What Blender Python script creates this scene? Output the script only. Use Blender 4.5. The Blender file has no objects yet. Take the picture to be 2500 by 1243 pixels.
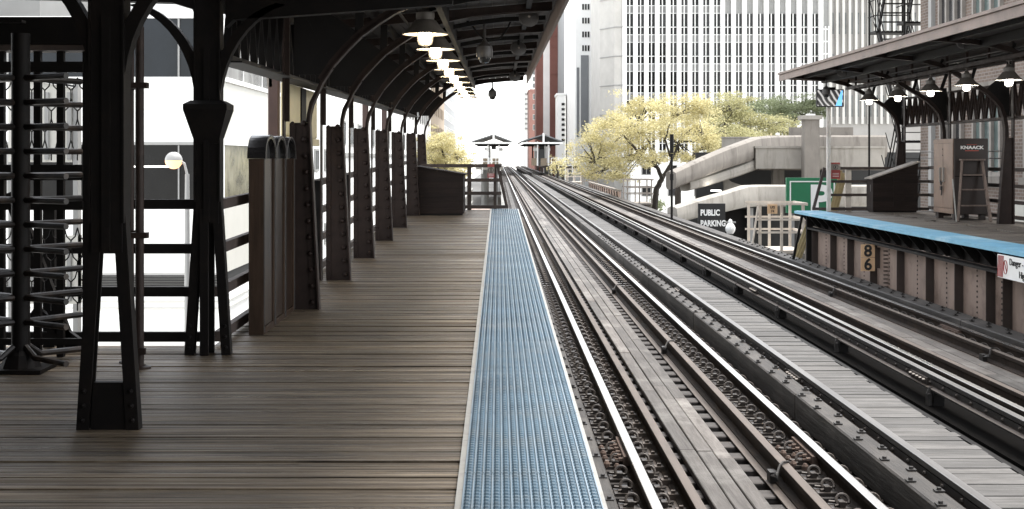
import bpy, bmesh, math, random
from mathutils import Vector, Matrix
random.seed(7)
R = math.radians
SC = bpy.context.scene
COL = SC.collection
# ------------------------------------------------------------------ camera, sky, sun, exposure
E = 2.23          # eye height above the rail tops (z = 0 is the top of the rails)
F = 3200.0        # focal length in photo pixels (photo is 2500 wide)
CX, CY = 1217.0, 383.0
cam_d = bpy.data.cameras.new('camera'); cam = bpy.data.objects.new('camera', cam_d); COL.objects.link(cam)
cam.location = (0, 0, E); cam.rotation_euler = (R(90), 0, 0)
cam_d.sensor_width = 36; cam_d.lens = 36 * F / 2500
cam_d.shift_x = (1250 - CX) / 2500; cam_d.shift_y = -(621.5 - CY) / 2500
cam_d.clip_start = .1; cam_d.clip_end = 5000
SC.camera = cam
SUN_EL, SUN_AZ = R(69), R(52)      # azimuth from +Y towards +X
w = bpy.data.worlds.new('World'); SC.world = w; w.use_nodes = True
nt = w.node_tree; bg = nt.nodes['Background']
sky = nt.nodes.new('ShaderNodeTexSky'); sky.sky_type = 'NISHITA'; sky.sun_disc = False
sky.sun_elevation = SUN_EL; sky.sun_rotation = SUN_AZ; sky.dust_density = 1; sky.air_density = 1.0; sky.ozone_density = 1
hs = nt.nodes.new('ShaderNodeHueSaturation'); hs.inputs['Saturation'].default_value = .16   # overcast: almost no blue
nt.links.new(sky.outputs[0], hs.inputs['Color']); nt.links.new(hs.outputs[0], bg.inputs['Color'])
bg.inputs['Strength'].default_value = .15
sun_d = bpy.data.lights.new('sun', 'SUN'); sun = bpy.data.objects.new('sun', sun_d); COL.objects.link(sun)
sun_d.energy = 1.5; sun_d.angle = R(25); sun_d.color = (1, .95, .88)
to_sun = Vector((math.sin(SUN_AZ) * math.cos(SUN_EL), math.cos(SUN_AZ) * math.cos(SUN_EL), math.sin(SUN_EL)))
sun.rotation_euler = to_sun.to_track_quat('Z', 'Y').to_euler(); sun.location = (0, 0, 60)
SC.view_settings.view_transform = 'Standard'; SC.view_settings.look = 'None'
SC.view_settings.exposure = 2.1; SC.view_settings.gamma = 1
SC.render.engine = 'CYCLES'
SC.cycles.max_bounces = 6; SC.cycles.diffuse_bounces = 3; SC.cycles.glossy_bounces = 3
# ------------------------------------------------------------------ materials
def _n(nt, t, **k):
    n = nt.nodes.new(t)
    for a, b in k.items(): setattr(n, a, b)
    return n
def M(name, col, rough=.6, metal=0., var=.2, scale=4., stretch=(1, 1, 1), bump=0., rnd=0., col2=None, rvar=0., spec=.5, dirt_or_sheen=None, dscale=.8, trans=0., detail=6, ramp=(.3, .72), orand=0., dstretch=(1, 1, 1)):
    m = bpy.data.materials.new(name); m.use_nodes = True; nt = m.node_tree; L = nt.links.new
    b = nt.nodes['Principled BSDF']; b.inputs['Roughness'].default_value = rough; b.inputs['Metallic'].default_value = metal
    b.inputs['Specular IOR Level'].default_value = spec
    tc = _n(nt, 'ShaderNodeTexCoord'); mp = _n(nt, 'ShaderNodeMapping'); mp.inputs['Scale'].default_value = stretch
    L(tc.outputs['Object'], mp.inputs['Vector'])
    vec = mp.outputs[0]
    if rnd:
        at = _n(nt, 'ShaderNodeAttribute', attribute_name='rnd')
        sc = _n(nt, 'ShaderNodeVectorMath', operation='SCALE'); sc.inputs[0].default_value = (31, 17, 23); L(at.outputs['Fac'], sc.inputs['Scale'])
        ad = _n(nt, 'ShaderNodeVectorMath', operation='ADD'); L(vec, ad.inputs[0]); L(sc.outputs[0], ad.inputs[1]); vec = ad.outputs[0]
    no = _n(nt, 'ShaderNodeTexNoise'); no.inputs['Scale'].default_value = scale; no.inputs['Detail'].default_value = detail; no.inputs['Roughness'].default_value = .65
    L(vec, no.inputs['Vector'])
    cr = _n(nt, 'ShaderNodeValToRGB'); cr.color_ramp.elements[0].position = ramp[0]; cr.color_ramp.elements[1].position = ramp[1]
    lo = [c * (1 - var) for c in col]; hi = list(col2) if col2 else [min(1, c * (1 + var)) for c in col]
    cr.color_ramp.elements[0].color = (*lo, 1); cr.color_ramp.elements[1].color = (*hi, 1)
    L(no.outputs['Fac'], cr.inputs['Fac']); out = cr.outputs[0]
    if dirt_or_sheen:
        n2 = _n(nt, 'ShaderNodeTexNoise'); n2.inputs['Scale'].default_value = dscale; n2.inputs['Detail'].default_value = 7; n2.inputs['Roughness'].default_value = .7
        mp2 = _n(nt, 'ShaderNodeMapping'); mp2.inputs['Scale'].default_value = dstretch; L(tc.outputs['Object'], mp2.inputs['Vector']); L(mp2.outputs[0], n2.inputs['Vector'])
        c2 = _n(nt, 'ShaderNodeValToRGB'); c2.color_ramp.elements[0].position = .5; c2.color_ramp.elements[1].position = .72
        L(n2.outputs['Fac'], c2.inputs['Fac'])
        mx = _n(nt, 'ShaderNodeMixRGB'); L(c2.outputs[0], mx.inputs[0]); L(out, mx.inputs[1]); mx.inputs[2].default_value = (*dirt_or_sheen, 1); out = mx.outputs[0]
    if rnd:
        ma = _n(nt, 'ShaderNodeMapRange'); ma.inputs['To Min'].default_value = 1 - rnd; ma.inputs['To Max'].default_value = 1 + rnd
        L(at.outputs['Fac'], ma.inputs['Value'])
        h = _n(nt, 'ShaderNodeHueSaturation'); L(out, h.inputs['Color']); L(ma.outputs[0], h.inputs['Value']); out = h.outputs[0]
    if orand:
        oi = _n(nt, 'ShaderNodeObjectInfo'); pw = _n(nt, 'ShaderNodeMath', operation='POWER'); pw.inputs[1].default_value = 2.2; L(oi.outputs['Random'], pw.inputs[0])
        mo = _n(nt, 'ShaderNodeMapRange'); mo.inputs['To Min'].default_value = .5; mo.inputs['To Max'].default_value = 1 + orand; L(pw.outputs[0], mo.inputs['Value'])
        ho = _n(nt, 'ShaderNodeHueSaturation'); L(out, ho.inputs['Color']); L(mo.outputs[0], ho.inputs['Value']); out = ho.outputs[0]
    L(out, b.inputs['Base Color'])
    if rvar:
        n3 = _n(nt, 'ShaderNodeTexNoise'); n3.inputs['Scale'].default_value = scale * .6; n3.inputs['Detail'].default_value = 5; L(vec, n3.inputs['Vector'])
        mr = _n(nt, 'ShaderNodeMapRange'); mr.inputs['From Min'].default_value = .3; mr.inputs['From Max'].default_value = .7
        mr.inputs['To Min'].default_value = max(.03, rough - rvar); mr.inputs['To Max'].default_value = min(1, rough + rvar)
        L(n3.outputs['Fac'], mr.inputs['Value']); L(mr.outputs[0], b.inputs['Roughness'])
    if bump:
        bp = _n(nt, 'ShaderNodeBump'); bp.inputs['Strength'].default_value = bump; bp.inputs['Distance'].default_value = .02
        L(no.outputs['Fac'], bp.inputs['Height']); L(bp.outputs[0], b.inputs['Normal'])
    if trans:
        tr = _n(nt, 'ShaderNodeBsdfTranslucent'); L(out, tr.inputs['Color'])
        ms = _n(nt, 'ShaderNodeMixShader'); ms.inputs[0].default_value = trans
        L(b.outputs[0], ms.inputs[1]); L(tr.outputs[0], ms.inputs[2]); L(ms.outputs[0], nt.nodes['Material Output'].inputs[0])
    return m
def EM(name, col, st):
    m = bpy.data.materials.new(name); m.use_nodes = True; b = m.node_tree.nodes['Principled BSDF']
    b.inputs['Base Color'].default_value = (*[c * .5 for c in col], 1); b.inputs['Emission Color'].default_value = (*col, 1); b.inputs['Emission Strength'].default_value = st
    return m
def BRICK(name, c1, c2, mort, axis='y', sc=1.0):
    m = bpy.data.materials.new(name); m.use_nodes = True; nt = m.node_tree; L = nt.links.new; b = nt.nodes['Principled BSDF']; b.inputs['Roughness'].default_value = .85
    tc = _n(nt, 'ShaderNodeTexCoord'); sp = _n(nt, 'ShaderNodeSeparateXYZ'); cb = _n(nt, 'ShaderNodeCombineXYZ')
    L(tc.outputs['Object'], sp.inputs[0]); L(sp.outputs['Y' if axis == 'y' else 'X'], cb.inputs['X']); L(sp.outputs['Z'], cb.inputs['Y'])
    br = _n(nt, 'ShaderNodeTexBrick'); br.inputs['Scale'].default_value = sc; br.inputs['Brick Width'].default_value = .24; br.inputs['Row Height'].default_value = .085
    br.inputs['Mortar Size'].default_value = .012; br.inputs['Color1'].default_value = (*c1, 1); br.inputs['Color2'].default_value = (*c2, 1); br.inputs['Mortar'].default_value = (*mort, 1)
    L(cb.outputs[0], br.inputs['Vector'])
    no = _n(nt, 'ShaderNodeTexNoise'); no.inputs['Scale'].default_value = 1.3; no.inputs['Detail'].default_value = 6; L(tc.outputs['Object'], no.inputs['Vector'])
    mr = _n(nt, 'ShaderNodeMapRange'); mr.inputs['To Min'].default_value = .55; mr.inputs['To Max'].default_value = 1.45; L(no.outputs['Fac'], mr.inputs['Value'])
    h = _n(nt, 'ShaderNodeHueSaturation'); L(br.outputs['Color'], h.inputs['Color']); L(mr.outputs[0], h.inputs['Value']); L(h.outputs[0], b.inputs['Base Color'])
    return m
def GLASS(name, col=(.03, .035, .04), rough=.06, wav=.15, sc=.6, var=.5, tint2=None, orand=0.):
    m = M(name, col, rough, 0, var, sc, bump=wav, spec=.22, col2=tint2, orand=orand); return m
STEEL = M('dark_brown_paint', (0.02295, 0.01593, 0.01377), .5, 0, .3, 9, bump=.12, rvar=.1, dirt_or_sheen=(0.0324, 0.02025, 0.01553), dscale=3, spec=.13)
PORCH = M('shaded_black_brown', (.0042, .0033, .003), .6, 0, .3, 8, bump=.1, dirt_or_sheen=(.009, .006, .0045), dscale=4, spec=.15)  # darker copy of the steel paint, with shade put into the colour
BLACK = M('black_steel_paint', (.0045, .0036, .0032), .6, 0, .3, 8, bump=.1, spec=.2)
BROWNS = M('brown_girder_paint', (.235, .175, .143), .65, 0, .22, 1.7, stretch=(1, 1, .25), bump=.05, dirt_or_sheen=(.11, .073, .055), dscale=1.6)
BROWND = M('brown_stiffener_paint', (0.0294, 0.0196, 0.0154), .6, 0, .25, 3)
FASCIA = M('fascia_brown_paint', (0.175, 0.1313, 0.1094), .55, 0, .2, 2, dirt_or_sheen=(0.09625, 0.07, 0.05687), dscale=1.2)
ROOFB = M('roof_board_paint', (0.0255, 0.0221, 0.0204), .6, 0, .3, 5, stretch=(6, .4, 6), bump=.2, rnd=.35)
ROOFR = M('roof_board_brown', (.04, .0325, .0285), .6, 0, .25, 5, stretch=(6, .4, 6), bump=.2, rnd=.35, spec=.2)
ROOFT = M('roof_felt', (.2, .18, .17), .9)
DECK = M('platform_wood', (.046, .0325, .0205), .46, 0, .72, 3.0, stretch=(.3, 17, 3), bump=.8, rnd=.3, rvar=.26, col2=(.172, .130, .085), dirt_or_sheen=(.26, .207, .145), dscale=1.1, dstretch=(1.1, 26, 1), detail=9, ramp=(.34, .70), spec=.34)  # pale stretched streaks: worn wood plus sheen glints painted into the colour
DECKR = M('platform_wood_lit', (.10, .082, .067), .6, 0, .6, 3.0, stretch=(.35, 14, 3), bump=.5, rnd=.25, rvar=.15, col2=(.22, .19, .16), ramp=(.36, .68))  # paler copy of the same wood, open-sky light put into the colour
WALK = M('grey_walkway_wood', (0.04836, 0.04446, 0.04056), .7, 0, .45, 3, stretch=(.7, 10, 3), bump=.5, rnd=.3, rvar=.1, col2=(0.117, 0.1115, 0.1053), dirt_or_sheen=(0.039, 0.03588, 0.03276), dscale=1.2)
BOARD = M('weathered_track_board', (.075, .064, .056), .75, 0, .35, 3, stretch=(9, .7, 3), bump=.4, rnd=.4, col2=(.125, .113, .104), dirt_or_sheen=(.2, .19, .175), dscale=1.4)
TIMB = M('dark_guard_timber', (.02, .0165, .014), .7, 0, .5, 3, stretch=(7, .6, 7), bump=.5, col2=(.045, .038, .032), dirt_or_sheen=(.10, .09, .08), dscale=.35, rnd=.2)
TIE = M('creosote_tie', (0.021, 0.017, 0.0145), .75, 0, .5, 4, stretch=(.7, 6, 6), bump=.5, col2=(0.065, 0.055, 0.05))
WOODK = M('kiosk_wood', (.030, .019, .0125), .7, 0, .35, 4, stretch=(6, 6, .5), bump=.15, col2=(.048, .03, .02), spec=.12)
PLEXI = M('kiosk_panel', (.022, .0135, .0095), .3, 0, .3, 2, spec=.3)
SHED = M('shed_wood', (0.0144, 0.00912, 0.0072), .8, 0, .4, 4, stretch=(.6, .6, 9), bump=.5, rnd=.25, spec=.25)
RAILTOP = M('polished_rail', (.36, .35, .335), .33, .85, .15, 3, stretch=(1, .1, 1), rvar=.1)
GAP_SHADE = M('gap_shade_black', (.004, .0036, .0033), .95, 0, .3, 6, spec=.03)  # near black that stands in for shade in the gaps below the contact rails
CONTACT = M('contact_rail_top', (.13, .125, .12), .45, .6, .4, 3, stretch=(2, .15, 1), rvar=.12)
RUST = M('rusty_steel', (.024, .0165, .012), .8, .1, .4, 8, bump=.3, dirt_or_sheen=(.045, .029, .02), dscale=3, spec=.2)
RUSTP = M('pale_rust_top', (.085, .066, .053), .65, .1, .25, 5, stretch=(3, .4, 1), dirt_or_sheen=(.055, .042, .034), dscale=1)
DKSTEEL = M('oily_dark_steel', (0.021, 0.018, 0.0162), .55, .3, .4, 8, bump=.25)
CLIPM = M('clip_steel', (.05, .041, .035), .5, .4, .3, 20)
BLUE = M('blue_tactile', (0.065, 0.1144, 0.1586), .4, 0, .3, 2.2, bump=.06, dirt_or_sheen=(0.1365, 0.1625, 0.1755), dscale=2.5, col2=(0.1014, 0.1664, 0.2184), rvar=.12)
BLUER = M('light_blue_tactile_rib', (0.1725, 0.23, 0.2818), .4, 0, .25, 4)
BLUE2 = M('bright_blue_tactile', (.16, .38, .52), .5, 0, .15, 3, dirt_or_sheen=(.45, .6, .66), dscale=.6)
WHITE = M('white_edge', (.30, .295, .275), .55, 0, .25, 5, dirt_or_sheen=(.15, .14, .125), dscale=5)
WHITEB = M('white_building', (.80, .80, .78), .6, 0, .05, .5)
PANELB = M('pale_panel', (0.522, 0.513, 0.468), .35, 0, .08, .3)
CONC = M('concrete', (0.1898, 0.1725, 0.1518), .85, 0, .2, .8, bump=.2, dirt_or_sheen=(0.08625, 0.0759, 0.06555), dscale=1.6, dstretch=(1.4, 1.4, .22))
CONCL = M('pale_concrete', (0.288, 0.27, 0.24), .85, 0, .16, .8, dirt_or_sheen=(0.162, 0.1464, 0.1248), dscale=1.6, dstretch=(1.4, 1.4, .22))
STONE = M('grey_stone', (.46, .445, .415), .8, 0, .1, .5)
REDB = M('red_brown_facade', (0.1734, 0.0714, 0.0561), .8, 0, .15, .3)
PINKB = M('pale_red_facade', (0.294, 0.154, 0.126), .8, 0, .15, .3)
GREYT = M('grey_tower_cladding', (0.168, 0.175, 0.182), .5, 0, .1, .2)
TANB = M('tan_facade', (0.336, 0.272, 0.2), .8, 0, .12, .2)
SPAN = M('grey_spandrel', (0.27, 0.27, 0.2625), .5, 0, .1, 1)
GL_D = GLASS('dark_window_glass', (.010, .010, .0105), .15, .1, .8, .6, orand=3.5)
GL_L = GLASS('pale_window_glass', (.16, .17, .17), .15, .3, .5, .6)
GL_B = GLASS('blue_glass', (.009, .012, .016), .08, .25, .35, .5)
GL_S = M('streaky_glass', (.085, .087, .087), .12, 0, .5, 1.1, stretch=(1, .8, .12), col2=(.30, .30, .29), bump=.3, spec=.2)
GL_Y = M('yellow_reflecting_glass', (.16, .155, .11), .1, 0, .5, .9, col2=(.33, .31, .22), bump=.4, spec=.2)
GL_G = GLASS('green_grey_glass', (.10, .13, .125), .1, .3, .7, .5)
REDPOST = M('red_brown_post', (0.066, 0.036, 0.03), .55, 0, .2, 3)
LAMPSH = M('lamp_enamel', (0.091, 0.0805, 0.07), .5, 0, .25, 5)
LAMPIN = M('lamp_enamel_inside', (.7, .68, .62), .5)
BULBW = EM('warm_bulb', (1, .80, .52), 9)
BULBC = EM('cool_bulb', (1, .93, .82), 14)
GREYP = M('grey_plastic', (0.0546, 0.0504, 0.0483), .45)
CREAM = M('cream_sign', (.52, .45, .27), .5, 0, .12, 3, dirt_or_sheen=(.4, .34, .2), dscale=2)
ORANGE = M('orange_sign', (.60, .40, .235), .6, 0, .12, 4)
REDS = M('red_sign', (.30, .045, .04), .5)
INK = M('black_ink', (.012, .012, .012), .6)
WHITEP = M('white_paint', (.78, .78, .76), .5, 0, .06, 3)
GREENS = M('green_sign', (0.0144, 0.152, 0.068), .45, 0, .12, 1)
CABW = M('cabinet_tan_paint', (.175, .113, .08), .45, 0, .22, 3, stretch=(1, 1, .3), dirt_or_sheen=(.10, .062, .042), dscale=2)
CABD = M('cabinet_dark_paint', (0.02028, 0.01209, 0.00936), .5, 0, .2, 3, dirt_or_sheen=(0.01365, 0.0078, 0.00624), dscale=1.5)
LADW = M('ladder_wood', (0.144, 0.108, 0.09), .7, 0, .35, 5, stretch=(5, 5, .6))
RAILW = M('railing_wood', (0.0425, 0.03, 0.025), .75, 0, .35, 4, bump=.3, dirt_or_sheen=(0.08, 0.06, 0.0475), dscale=1)
RAILP = M('pale_railing_wood', (.58, .52, .45), .75, 0, .2, 3, bump=.2)
RAILG = M('grey_railing_wood', (.26, .23, .2), .75, 0, .3, 3, bump=.2)
PEACH = M('peach_painted_steel', (.55, .42, .35), .7, 0, .15, 2, dirt_or_sheen=(.5, .25, .15), dscale=1.5)
BARK = M('bark', (0.03, 0.024, 0.0192), .9, 0, .35, 8, bump=.5)
LEAFY = M('yellow_leaves', (0.528, 0.473, 0.231), .6, 0, .35, .6, rnd=.38, trans=.4, col2=(0.748, 0.6765, 0.385))
LEAFG = M('green_leaves', (.19, .235, .125), .6, 0, .35, .8, rnd=.4, trans=.38, col2=(.31, .345, .20))
LEAFYG = M('yellow_green_leaves', (.37, .375, .19), .6, 0, .35, .6, rnd=.38, trans=.4, col2=(.56, .52, .28))
ASPH = M('asphalt', (.10, .10, .098), .9, 0, .2, 1.2)
PAVE = M('pavement', (.55, .54, .51), .85, 0, .12, .5)
CAROFF = M('white_car_paint', (.7, .7, .7), .25)
CARBL = M('black_car_paint', (.02, .02, .022), .2)
TYRE = M('tyre', (.02, .02, .02), .8)
# ------------------------------------------------------------------ mesh builder
LOC = {}
class MB:
    def __init__(s): s.v = []; s.f = []; s.m = []; s.r = []
    def add(s, vs, fs, mi=0, r=None):
        o = len(s.v); s.v += [tuple(p) for p in vs]; r = random.random() if r is None else r
        for f in fs: s.f.append(tuple(i + o for i in f)); s.m.append(mi); s.r.append(r)
        return s
    def box(s, x0, x1, y0, y1, z0, z1, mi=0, r=None):
        return s.add([(x0, y0, z0), (x1, y0, z0), (x1, y1, z0), (x0, y1, z0), (x0, y0, z1), (x1, y0, z1), (x1, y1, z1), (x0, y1, z1)],
              [(0, 3, 2, 1), (4, 5, 6, 7), (0, 1, 5, 4), (1, 2, 6, 5), (2, 3, 7, 6), (3, 0, 4, 7)], mi, r)
    def bar(s, p, q, w, h, mi=0, up=(0, 0, 1), r=None):
        p = Vector(p); q = Vector(q); d = (q - p).normalized(); up = Vector(up)
        if abs(d.dot(up)) > .99: up = Vector((0, 1, 0))
        a = d.cross(up).normalized(); b = a.cross(d).normalized()
        vs = [c + a * i * w / 2 + b * j * h / 2 for c in (p, q) for i, j in ((-1, -1), (1, -1), (1, 1), (-1, 1))]
        return s.add(vs, [(0, 3, 2, 1), (4, 5, 6, 7), (0, 1, 5, 4), (1, 2, 6, 5), (2, 3, 7, 6), (3, 0, 4, 7)], mi, r)
    def tube(s, pts, r, n=8, mi=0, caps=True):
        pts = [Vector(p) for p in pts]; rs = r if isinstance(r, (list, tuple)) else [r] * len(pts)
        vs = []; prev = None
        for i, p in enumerate(pts):
            d = (pts[min(i + 1, len(pts) - 1)] - pts[max(i - 1, 0)]).normalized()
            if prev is None:
                a = d.cross(Vector((0, 0, 1)));
                if a.length < .01: a = d.cross(Vector((0, 1, 0)))
            else: a = prev - d * prev.dot(d)
            a.normalize(); prev = a; b = d.cross(a)
            for k in range(n):
                t = 2 * math.pi * k / n; vs.append(p + (a * math.cos(t) + b * math.sin(t)) * rs[i])
        fs = [(i * n + k, i * n + (k + 1) % n, (i + 1) * n + (k + 1) % n, (i + 1) * n + k) for i in range(len(pts) - 1) for k in range(n)]
        if caps: fs += [tuple(range(n))[::-1], tuple((len(pts) - 1) * n + k for k in range(n))]
        return s.add(vs, fs, mi)
    def prism(s, poly, ax, a, b, mi=0, r=None):
        def P(u, v, t): return {'x': (t, u, v), 'y': (u, t, v), 'z': (u, v, t)}[ax]
        n = len(poly); vs = [P(u, v, a) for u, v in poly] + [P(u, v, b) for u, v in poly]
        return s.add(vs, [tuple(range(n)), tuple(range(n, 2 * n))[::-1]] + [(i, (i + 1) % n, n + (i + 1) % n, n + i) for i in range(n)], mi, r)
    def lathe(s, prof, c, n=20, mi=0, mat=None):
        vs = []; c = Vector(c)
        for r_, z in prof:
            for k in range(n):
                t = 2 * math.pi * k / n; v = Vector((r_ * math.cos(t), r_ * math.sin(t), z))
                vs.append(c + (mat @ v if mat else v))
        fs = [(i * n + k, i * n + (k + 1) % n, (i + 1) * n + (k + 1) % n, (i + 1) * n + k) for i in range(len(prof) - 1) for k in range(n)]
        return s.add(vs, fs, mi)
    def band(s, pts, th, y0, y1, mi=0):
        # strip along a curve in the XZ plane, thickness th upwards of the curve, from y0 to y1
        n = len(pts); vs = []
        for i, (x, z) in enumerate(pts):
            a = pts[max(i - 1, 0)]; b = pts[min(i + 1, n - 1)]; dx, dz = b[0] - a[0], b[1] - a[1]; l = math.hypot(dx, dz); nx, nz = -dz / l * th, dx / l * th
            vs += [(x, y0, z), (x, y1, z), (x + nx, y1, z + nz), (x + nx, y0, z + nz)]
        fs = [(0, 1, 2, 3), tuple(4 * (n - 1) + k for k in (3, 2, 1, 0))]
        for i in range(n - 1):
            o = 4 * i
            for k in range(4): fs.append((o + k, o + 4 + k, o + 4 + (k + 1) % 4, o + (k + 1) % 4))
        return s.add(vs, fs, mi)
    def sweep(s, path, sec, mi=0):
        n = len(sec); vs = []; path = [Vector(p) for p in path]
        for i, p in enumerate(path):
            d = path[min(i + 1, len(path) - 1)] - path[max(i - 1, 0)]; d.z = 0; d.normalize(); a = Vector((d.y, -d.x, 0))
            vs += [p + a * u + Vector((0, 0, z)) for u, z in sec]
        fs = [(i * n + k, i * n + (k + 1) % n, (i + 1) * n + (k + 1) % n, (i + 1) * n + k) for i in range(len(path) - 1) for k in range(n)]
        fs += [tuple(range(n))[::-1], tuple((len(path) - 1) * n + k for k in range(n))]
        return s.add(vs, fs, mi)
    def build(s, name, mats, parent=None, loc=None, smooth=False, bevel=0, kind=None):
        me = bpy.data.meshes.new(name)
        o = Vector(LOC[parent.name]) if parent else Vector(loc or (0, 0, 0))
        me.from_pydata([tuple(Vector(v) - o) for v in s.v], [], s.f)
        mats = mats if isinstance(mats, (list, tuple)) else [mats]
        for m in mats: me.materials.append(m)
        me.polygons.foreach_set('material_index', s.m)
        a = me.attributes.new('rnd', 'FLOAT', 'FACE'); a.data.foreach_set('value', s.r)
        bm = bmesh.new(); bm.from_mesh(me); bmesh.ops.recalc_face_normals(bm, faces=bm.faces); bm.to_mesh(me); bm.free()
        if smooth:
            me.polygons.foreach_set('use_smooth', [True] * len(me.polygons))
            try: me.set_sharp_from_angle(angle=R(40))
            except Exception: pass
        ob = bpy.data.objects.new(name, me); COL.objects.link(ob)
        if parent: ob.parent = parent
        else: ob.location = o
        LOC[ob.name] = tuple(o)
        if bevel:
            b = ob.modifiers.new('bevel', 'BEVEL'); b.width = bevel; b.segments = 1; b.limit_method = 'ANGLE'; b.angle_limit = R(50)
        if kind: ob['kind'] = kind
        return ob
def tag(o, label, cat, group=None):
    o['label'] = label; o['category'] = cat
    if group: o['group'] = group
    return o
def thing(name, label, cat, loc, group=None):
    o = bpy.data.objects.new(name, None); COL.objects.link(o); o.location = loc; o.empty_display_size = .2; LOC[o.name] = tuple(loc)
    return tag(o, label, cat, group)
def dup(o, loc=None, label=None, parent=None, group=None):
    c = o.copy(); COL.objects.link(c); c.parent = parent
    if loc is not None: c.location = loc
    if label: c['label'] = label
    if group: c['group'] = group
    for ch in [x for x in o.children]: dup(ch, parent=c)
    return c
def textmesh(body, size, mat, name, parent, loc, face='-y', align='CENTER', depth=.004, sx=1., bold=0.):
    cu = bpy.data.curves.new(name, 'FONT'); cu.body = body; cu.size = size; cu.extrude = depth; cu.align_x = align; cu.align_y = 'CENTER'; cu.offset = bold; cu.resolution_u = 3
    t = bpy.data.objects.new('tmp', cu); COL.objects.link(t)
    me = bpy.data.meshes.new_from_object(t, depsgraph=bpy.context.evaluated_depsgraph_get()); COL.objects.unlink(t); bpy.data.objects.remove(t)
    m3 = {'-y': Matrix(((1, 0, 0), (0, 0, -1), (0, 1, 0))), '-x': Matrix(((0, 0, -1), (-1, 0, 0), (0, 1, 0))), '+x': Matrix(((0, 0, 1), (1, 0, 0), (0, 1, 0)))}[face]
    me.transform(Matrix.Diagonal((sx, 1, 1, 1))); me.transform(m3.to_4x4()); me.materials.clear(); me.materials.append(mat)
    o = bpy.data.objects.new(name, me); COL.objects.link(o); o.parent = parent
    o.location = Vector(loc) - Vector(LOC[parent.name]); return o
def PX(x, Y): return (x - CX) * Y / F
def PZ(y, Y): return E + (CY - y) * Y / F
ORD = ['nearest', 'second', 'third', 'fourth', 'fifth', 'sixth', 'seventh', 'eighth', 'ninth', 'tenth', 'eleventh']
# ================================================================== GROUND
SZ = -5.5
MB().box(-1500, 1500, -300, 3000, SZ - .5, SZ).build('street_ground', PAVE, kind='structure')
MB().box(-8.5, 15.5, -60, 600, SZ, SZ + .004).build('road', ASPH, kind='structure')
m = MB(); m.box(-10.2, -8.5, -60, 600, SZ + .002, SZ + .13); m.box(15.5, 19, -60, 600, SZ + .002, SZ + .13)
m.build('pavement', PAVE, kind='structure', bevel=.02)
# ================================================================== LEFT PLATFORM
SL = .01125
def dz(Y): return .84 + SL * Y
m = MB(); y = -5.0
while y < 27.0:
    p = .092 + random.uniform(-.005, .008); left = -6.5 if y < 8.95 else -1.95
    if y > 5 and left < -6: left = -4.2
    cuts = [left, .40]
    z = dz(y) + random.uniform(-.003, .003); z2 = z + SL * p
    for a, b in zip(cuts[:-1], cuts[1:]):
        x0, x1, y0, y1 = a + .003, b - .003, y, y + p - .007; t = random.uniform(-.003, .003)
        m.add([(x0, y0, z - .06), (x1, y0, z - .06), (x1, y1, z2 - .06), (x0, y1, z2 - .06), (x0, y0, z), (x1, y0, z + t), (x1, y1, z2 + t), (x0, y1, z2)],
              [(0, 3, 2, 1), (4, 5, 6, 7), (0, 1, 5, 4), (1, 2, 6, 5), (2, 3, 7, 6), (3, 0, 4, 7)])
    y += p
deck = m.build('platform_deck', DECK, kind='structure')
# joists, edge beam and cross girders below the deck
g = thing('steel_trestle', 'dark steel beams carrying the brown plank platform on the left', 'steel frame', (-.8, 10, .3))
for i, x in enumerate((.33, -.55, -1.4, -1.88)):
    m = MB(); m.add([(x - .05, -5, dz(-5) - .36), (x + .05, -5, dz(-5) - .36), (x + .05, 27, dz(27) - .36), (x - .05, 27, dz(27) - .36),
                     (x - .05, -5, dz(-5) - .066), (x + .05, -5, dz(-5) - .066), (x + .05, 27, dz(27) - .066), (x - .05, 27, dz(27) - .066)],
                    [(0, 3, 2, 1), (4, 5, 6, 7), (0, 1, 5, 4), (1, 2, 6, 5), (2, 3, 7, 6), (3, 0, 4, 7)])
    m.build('joist', BLACK, g)
for yy in range(0, 28, 5):
    MB().box(-1.95, .36, yy, yy + .3, dz(yy) - .95, dz(yy) - .37).build('cross_girder', BLACK, g)
    MB().box(-1.0, -.6, yy + .02, yy + .28, SZ, dz(yy) - .951).build('pier', BLACK, g)
# blue tactile strip: ribs with rows of lens-shaped bumps
t = thing('tactile_strip', 'worn blue tactile strip with rows of raised bumps along the left platform edge', 'tactile strip', (.1, 3.5, dz(3.5)))
def slope_box(m, x0, x1, y0, y1, a, b, mi=0):
    m.add([(x0, y0, dz(y0) + a), (x1, y0, dz(y0) + a), (x1, y1, dz(y1) + a), (x0, y1, dz(y1) + a), (x0, y0, dz(y0) + b), (x1, y0, dz(y0) + b), (x1, y1, dz(y1) + b), (x0, y1, dz(y1) + b)],
          [(0, 3, 2, 1), (4, 5, 6, 7), (0, 1, 5, 4), (1, 2, 6, 5), (2, 3, 7, 6), (3, 0, 4, 7)], mi)
m = MB(); NC = 14; XA, XB = -.138, .392; pw = (XB - XA) / NC
yy = 3.0
while yy < 27:
    slope_box(m, XA, XB, yy, min(yy + 1.209, 27), .006, .013); yy += 1.22
for k in range(NC + 1):
    yy = 3.0
    while yy < 27: slope_box(m, XA + pw * k - .0025, XA + pw * k + .0025, yy, min(yy + 1.209, 27), .0125, .0185, 1); yy += 1.22
yy = 4.2; py = .046
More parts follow.
